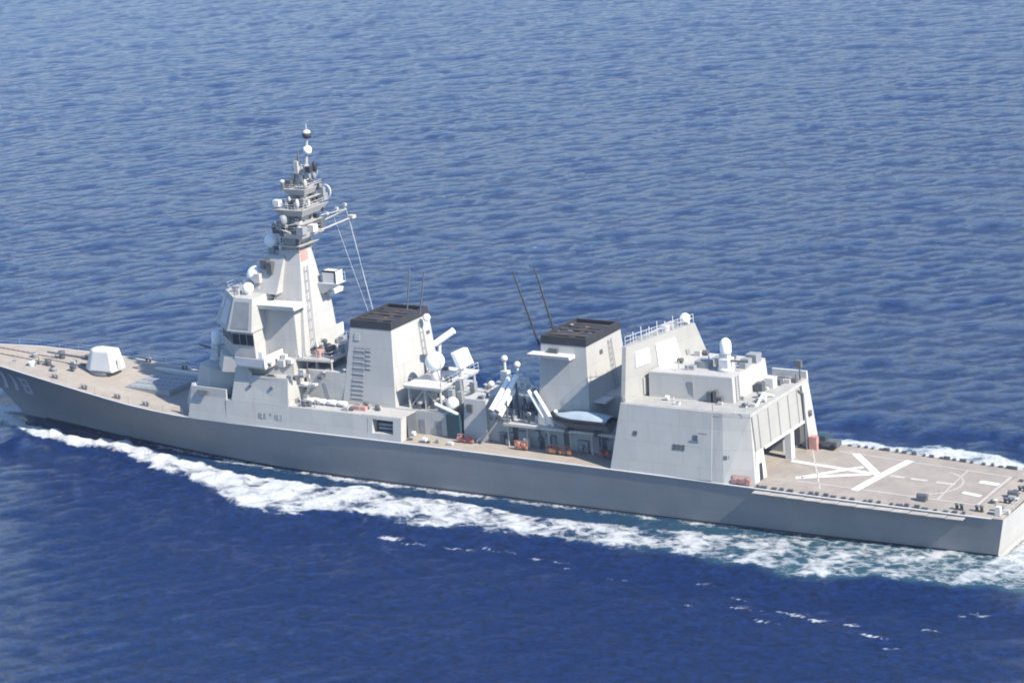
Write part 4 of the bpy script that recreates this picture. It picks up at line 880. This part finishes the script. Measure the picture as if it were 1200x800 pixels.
# inclined ladders and cable runs
def ladder(a,c,w_=.35,parent=None):
    b=MB(); a=Vector(a); c=Vector(c)
    for d_ in (-w_,w_): b.tube((a.x,a.y+d_,a.z),(c.x,c.y+d_,c.z),.05,n=5,cap=False)
    for i_ in range(9):
        q=a.lerp(c,(i_+.5)/9); b.tube((q.x,q.y-w_,q.z),(q.x,q.y+w_,q.z),.04,n=4,cap=False)
    b.build('ladder',MGREY,parent or ship)
ladder((93.0,2.2,14),(94.2,.7,25)); ladder((78.7,-2.5,9),(79.2,-2.0,18.2)); ladder((50.8,-1.5,12),(51.3,-1.2,18.2)); ladder((32.1,3.0,13.4),(32.3,2.8,16.4)); ladder((92.0,7.2,8.75),(90.2,7.2,11.8)); ladder((66,6.2,5.8),(63.6,6.2,8.7))
# ------------------------------------------------------------------ loose gear on deck (things of their own)
def gear(s,p,z,n,m1,m2,label,cat,name,spread=1.4):
    t=empty(name,V(s,p,z)); org=Vector(t.location)
    def put(b,nm,m):
        o=b.build(nm,m,t); o.location=-org; return o
    b=MB()
    for k in range(n+1): 
        a_=s-spread+2*spread*k/n; b.tube((a_,p,z),(a_,p,z+.95),.05,n=5)
    for h_ in (.12,.5,.95): b.tube((s-spread,p,z+h_),(s+spread,p,z+h_),.05,n=5)
    put(b,'rack_frame',m1)
    for k in range(n):
        a_=s-spread+2*spread*(k+.5)/n; r_=random.uniform(.18,.34); h_=random.uniform(.3,.6)
        b=MB()
        if k%3==0: b.box(a_-r_*.8,a_+r_*.8,p-.2,p+.2,z+.05,z+h_)
        elif k%3==1: b.tube((a_,p-.18,z+h_),(a_,p+.18,z+h_),r_,n=12)
        else: b.lathe((a_,p,z),[(r_*.6,0),(r_*.6,h_),(r_*.3,h_+.2)],10)
        put(b,('hose_box','hose_reel','foam_can')[k%3],(m1,m2,m1)[k%3])
    tag(t,label,cat,None); return t
gear(68.0,6.6,5.9,7,PINK,RED,'red fire-fighting gear by the dark teal block between the funnels','fire gear','fire_gear',1.1)
gear(60.0,6.7,5.9,6,ORANGE,PINK,'orange fire-fighting gear below the missile launchers','fire gear','fire_gear',.9)
gear(54.6,6.8,5.9,8,ORANGE,RUST,'long low rack of orange-brown gear beneath the covered boat','gear rack','gear_rack',1.7)
gear(48.0,6.4,5.9,8,DGREY,RED,'dark gear with a little red, against the hangar front','gear rack','gear_rack',1.2)
gear(29.3,8.72,5.45,7,PINK,PINK,'pink-red hose gear outside the hangar corner','fire gear','fire_gear',1.1)
# deck tractor at the starboard foot of the hangar
t=empty('deck_tractor',V(25.6,-6.9,5.33)); 
def lbox(x0,x1,y0,y1,z0,z1): 
    return MB().add([(x,y,z) for x in (x0,x1) for y in (y0,y1) for z in (z0,z1)],[(0,1,3,2),(4,5,7,6),(0,1,5,4),(2,3,7,6),(0,2,6,4),(1,3,7,5)])
lbox(-1.3,1.3,-.7,.7,.35,1.0).build('tractor_body',DGREY,t); lbox(-1.2,-.2,-.65,.65,1.0,1.6).build('tractor_cab',TEAL,t)
for x in (-.8,.8):
    for y in (-.7,.7):
        b=MB(); vs=[(x+.36*math.cos(2*math.pi*k/12),y+dy,.36+.36*math.sin(2*math.pi*k/12)) for dy in (-.13,.13) for k in range(12)]
        b.add(vs,[tuple(range(12)),tuple(range(12,24))]+[(k,(k+1)%12,12+(k+1)%12,12+k) for k in range(12)]); b.build('wheel',RUBBER,t)
tag(t,'low dark green tow tractor parked at the hangar door','tractor')
bx2=MB().box(26.6,27.6,-6.4,-5.6,5.3,6.9).build('fire_cabinet',PINK); tag(bx2,'faded red cabinet standing against the hangar door frame','cabinet')

# ------------------------------------------------------------------ sea air: one even volume round camera, ship and sea
hz=bpy.data.meshes.new('haze'); hv=[(x,y,z) for x in (-22000,22000) for y in (-22000,22000) for z in (-8,112)]
hz.from_pydata(hv,[],[(0,1,3,2),(4,6,7,5),(0,4,5,1),(2,3,7,6),(0,2,6,4),(1,5,7,3)]); hz.update()
ho=bpy.data.objects.new('haze',hz); C.objects.link(ho); tag(ho,kind='stuff')
hm=bpy.data.materials.new('sea haze'); hm.use_nodes=True; hn=hm.node_tree; hn.nodes.remove(hn.nodes['Principled BSDF'])
pv=hn.nodes.new('ShaderNodeVolumePrincipled'); pv.inputs['Color'].default_value=(.62,.74,1,1); pv.inputs['Density'].default_value=.00010; pv.inputs['Anisotropy'].default_value=.1
hn.links.new(pv.outputs[0],hn.nodes['Material Output'].inputs['Volume']); hz.materials.append(hm)
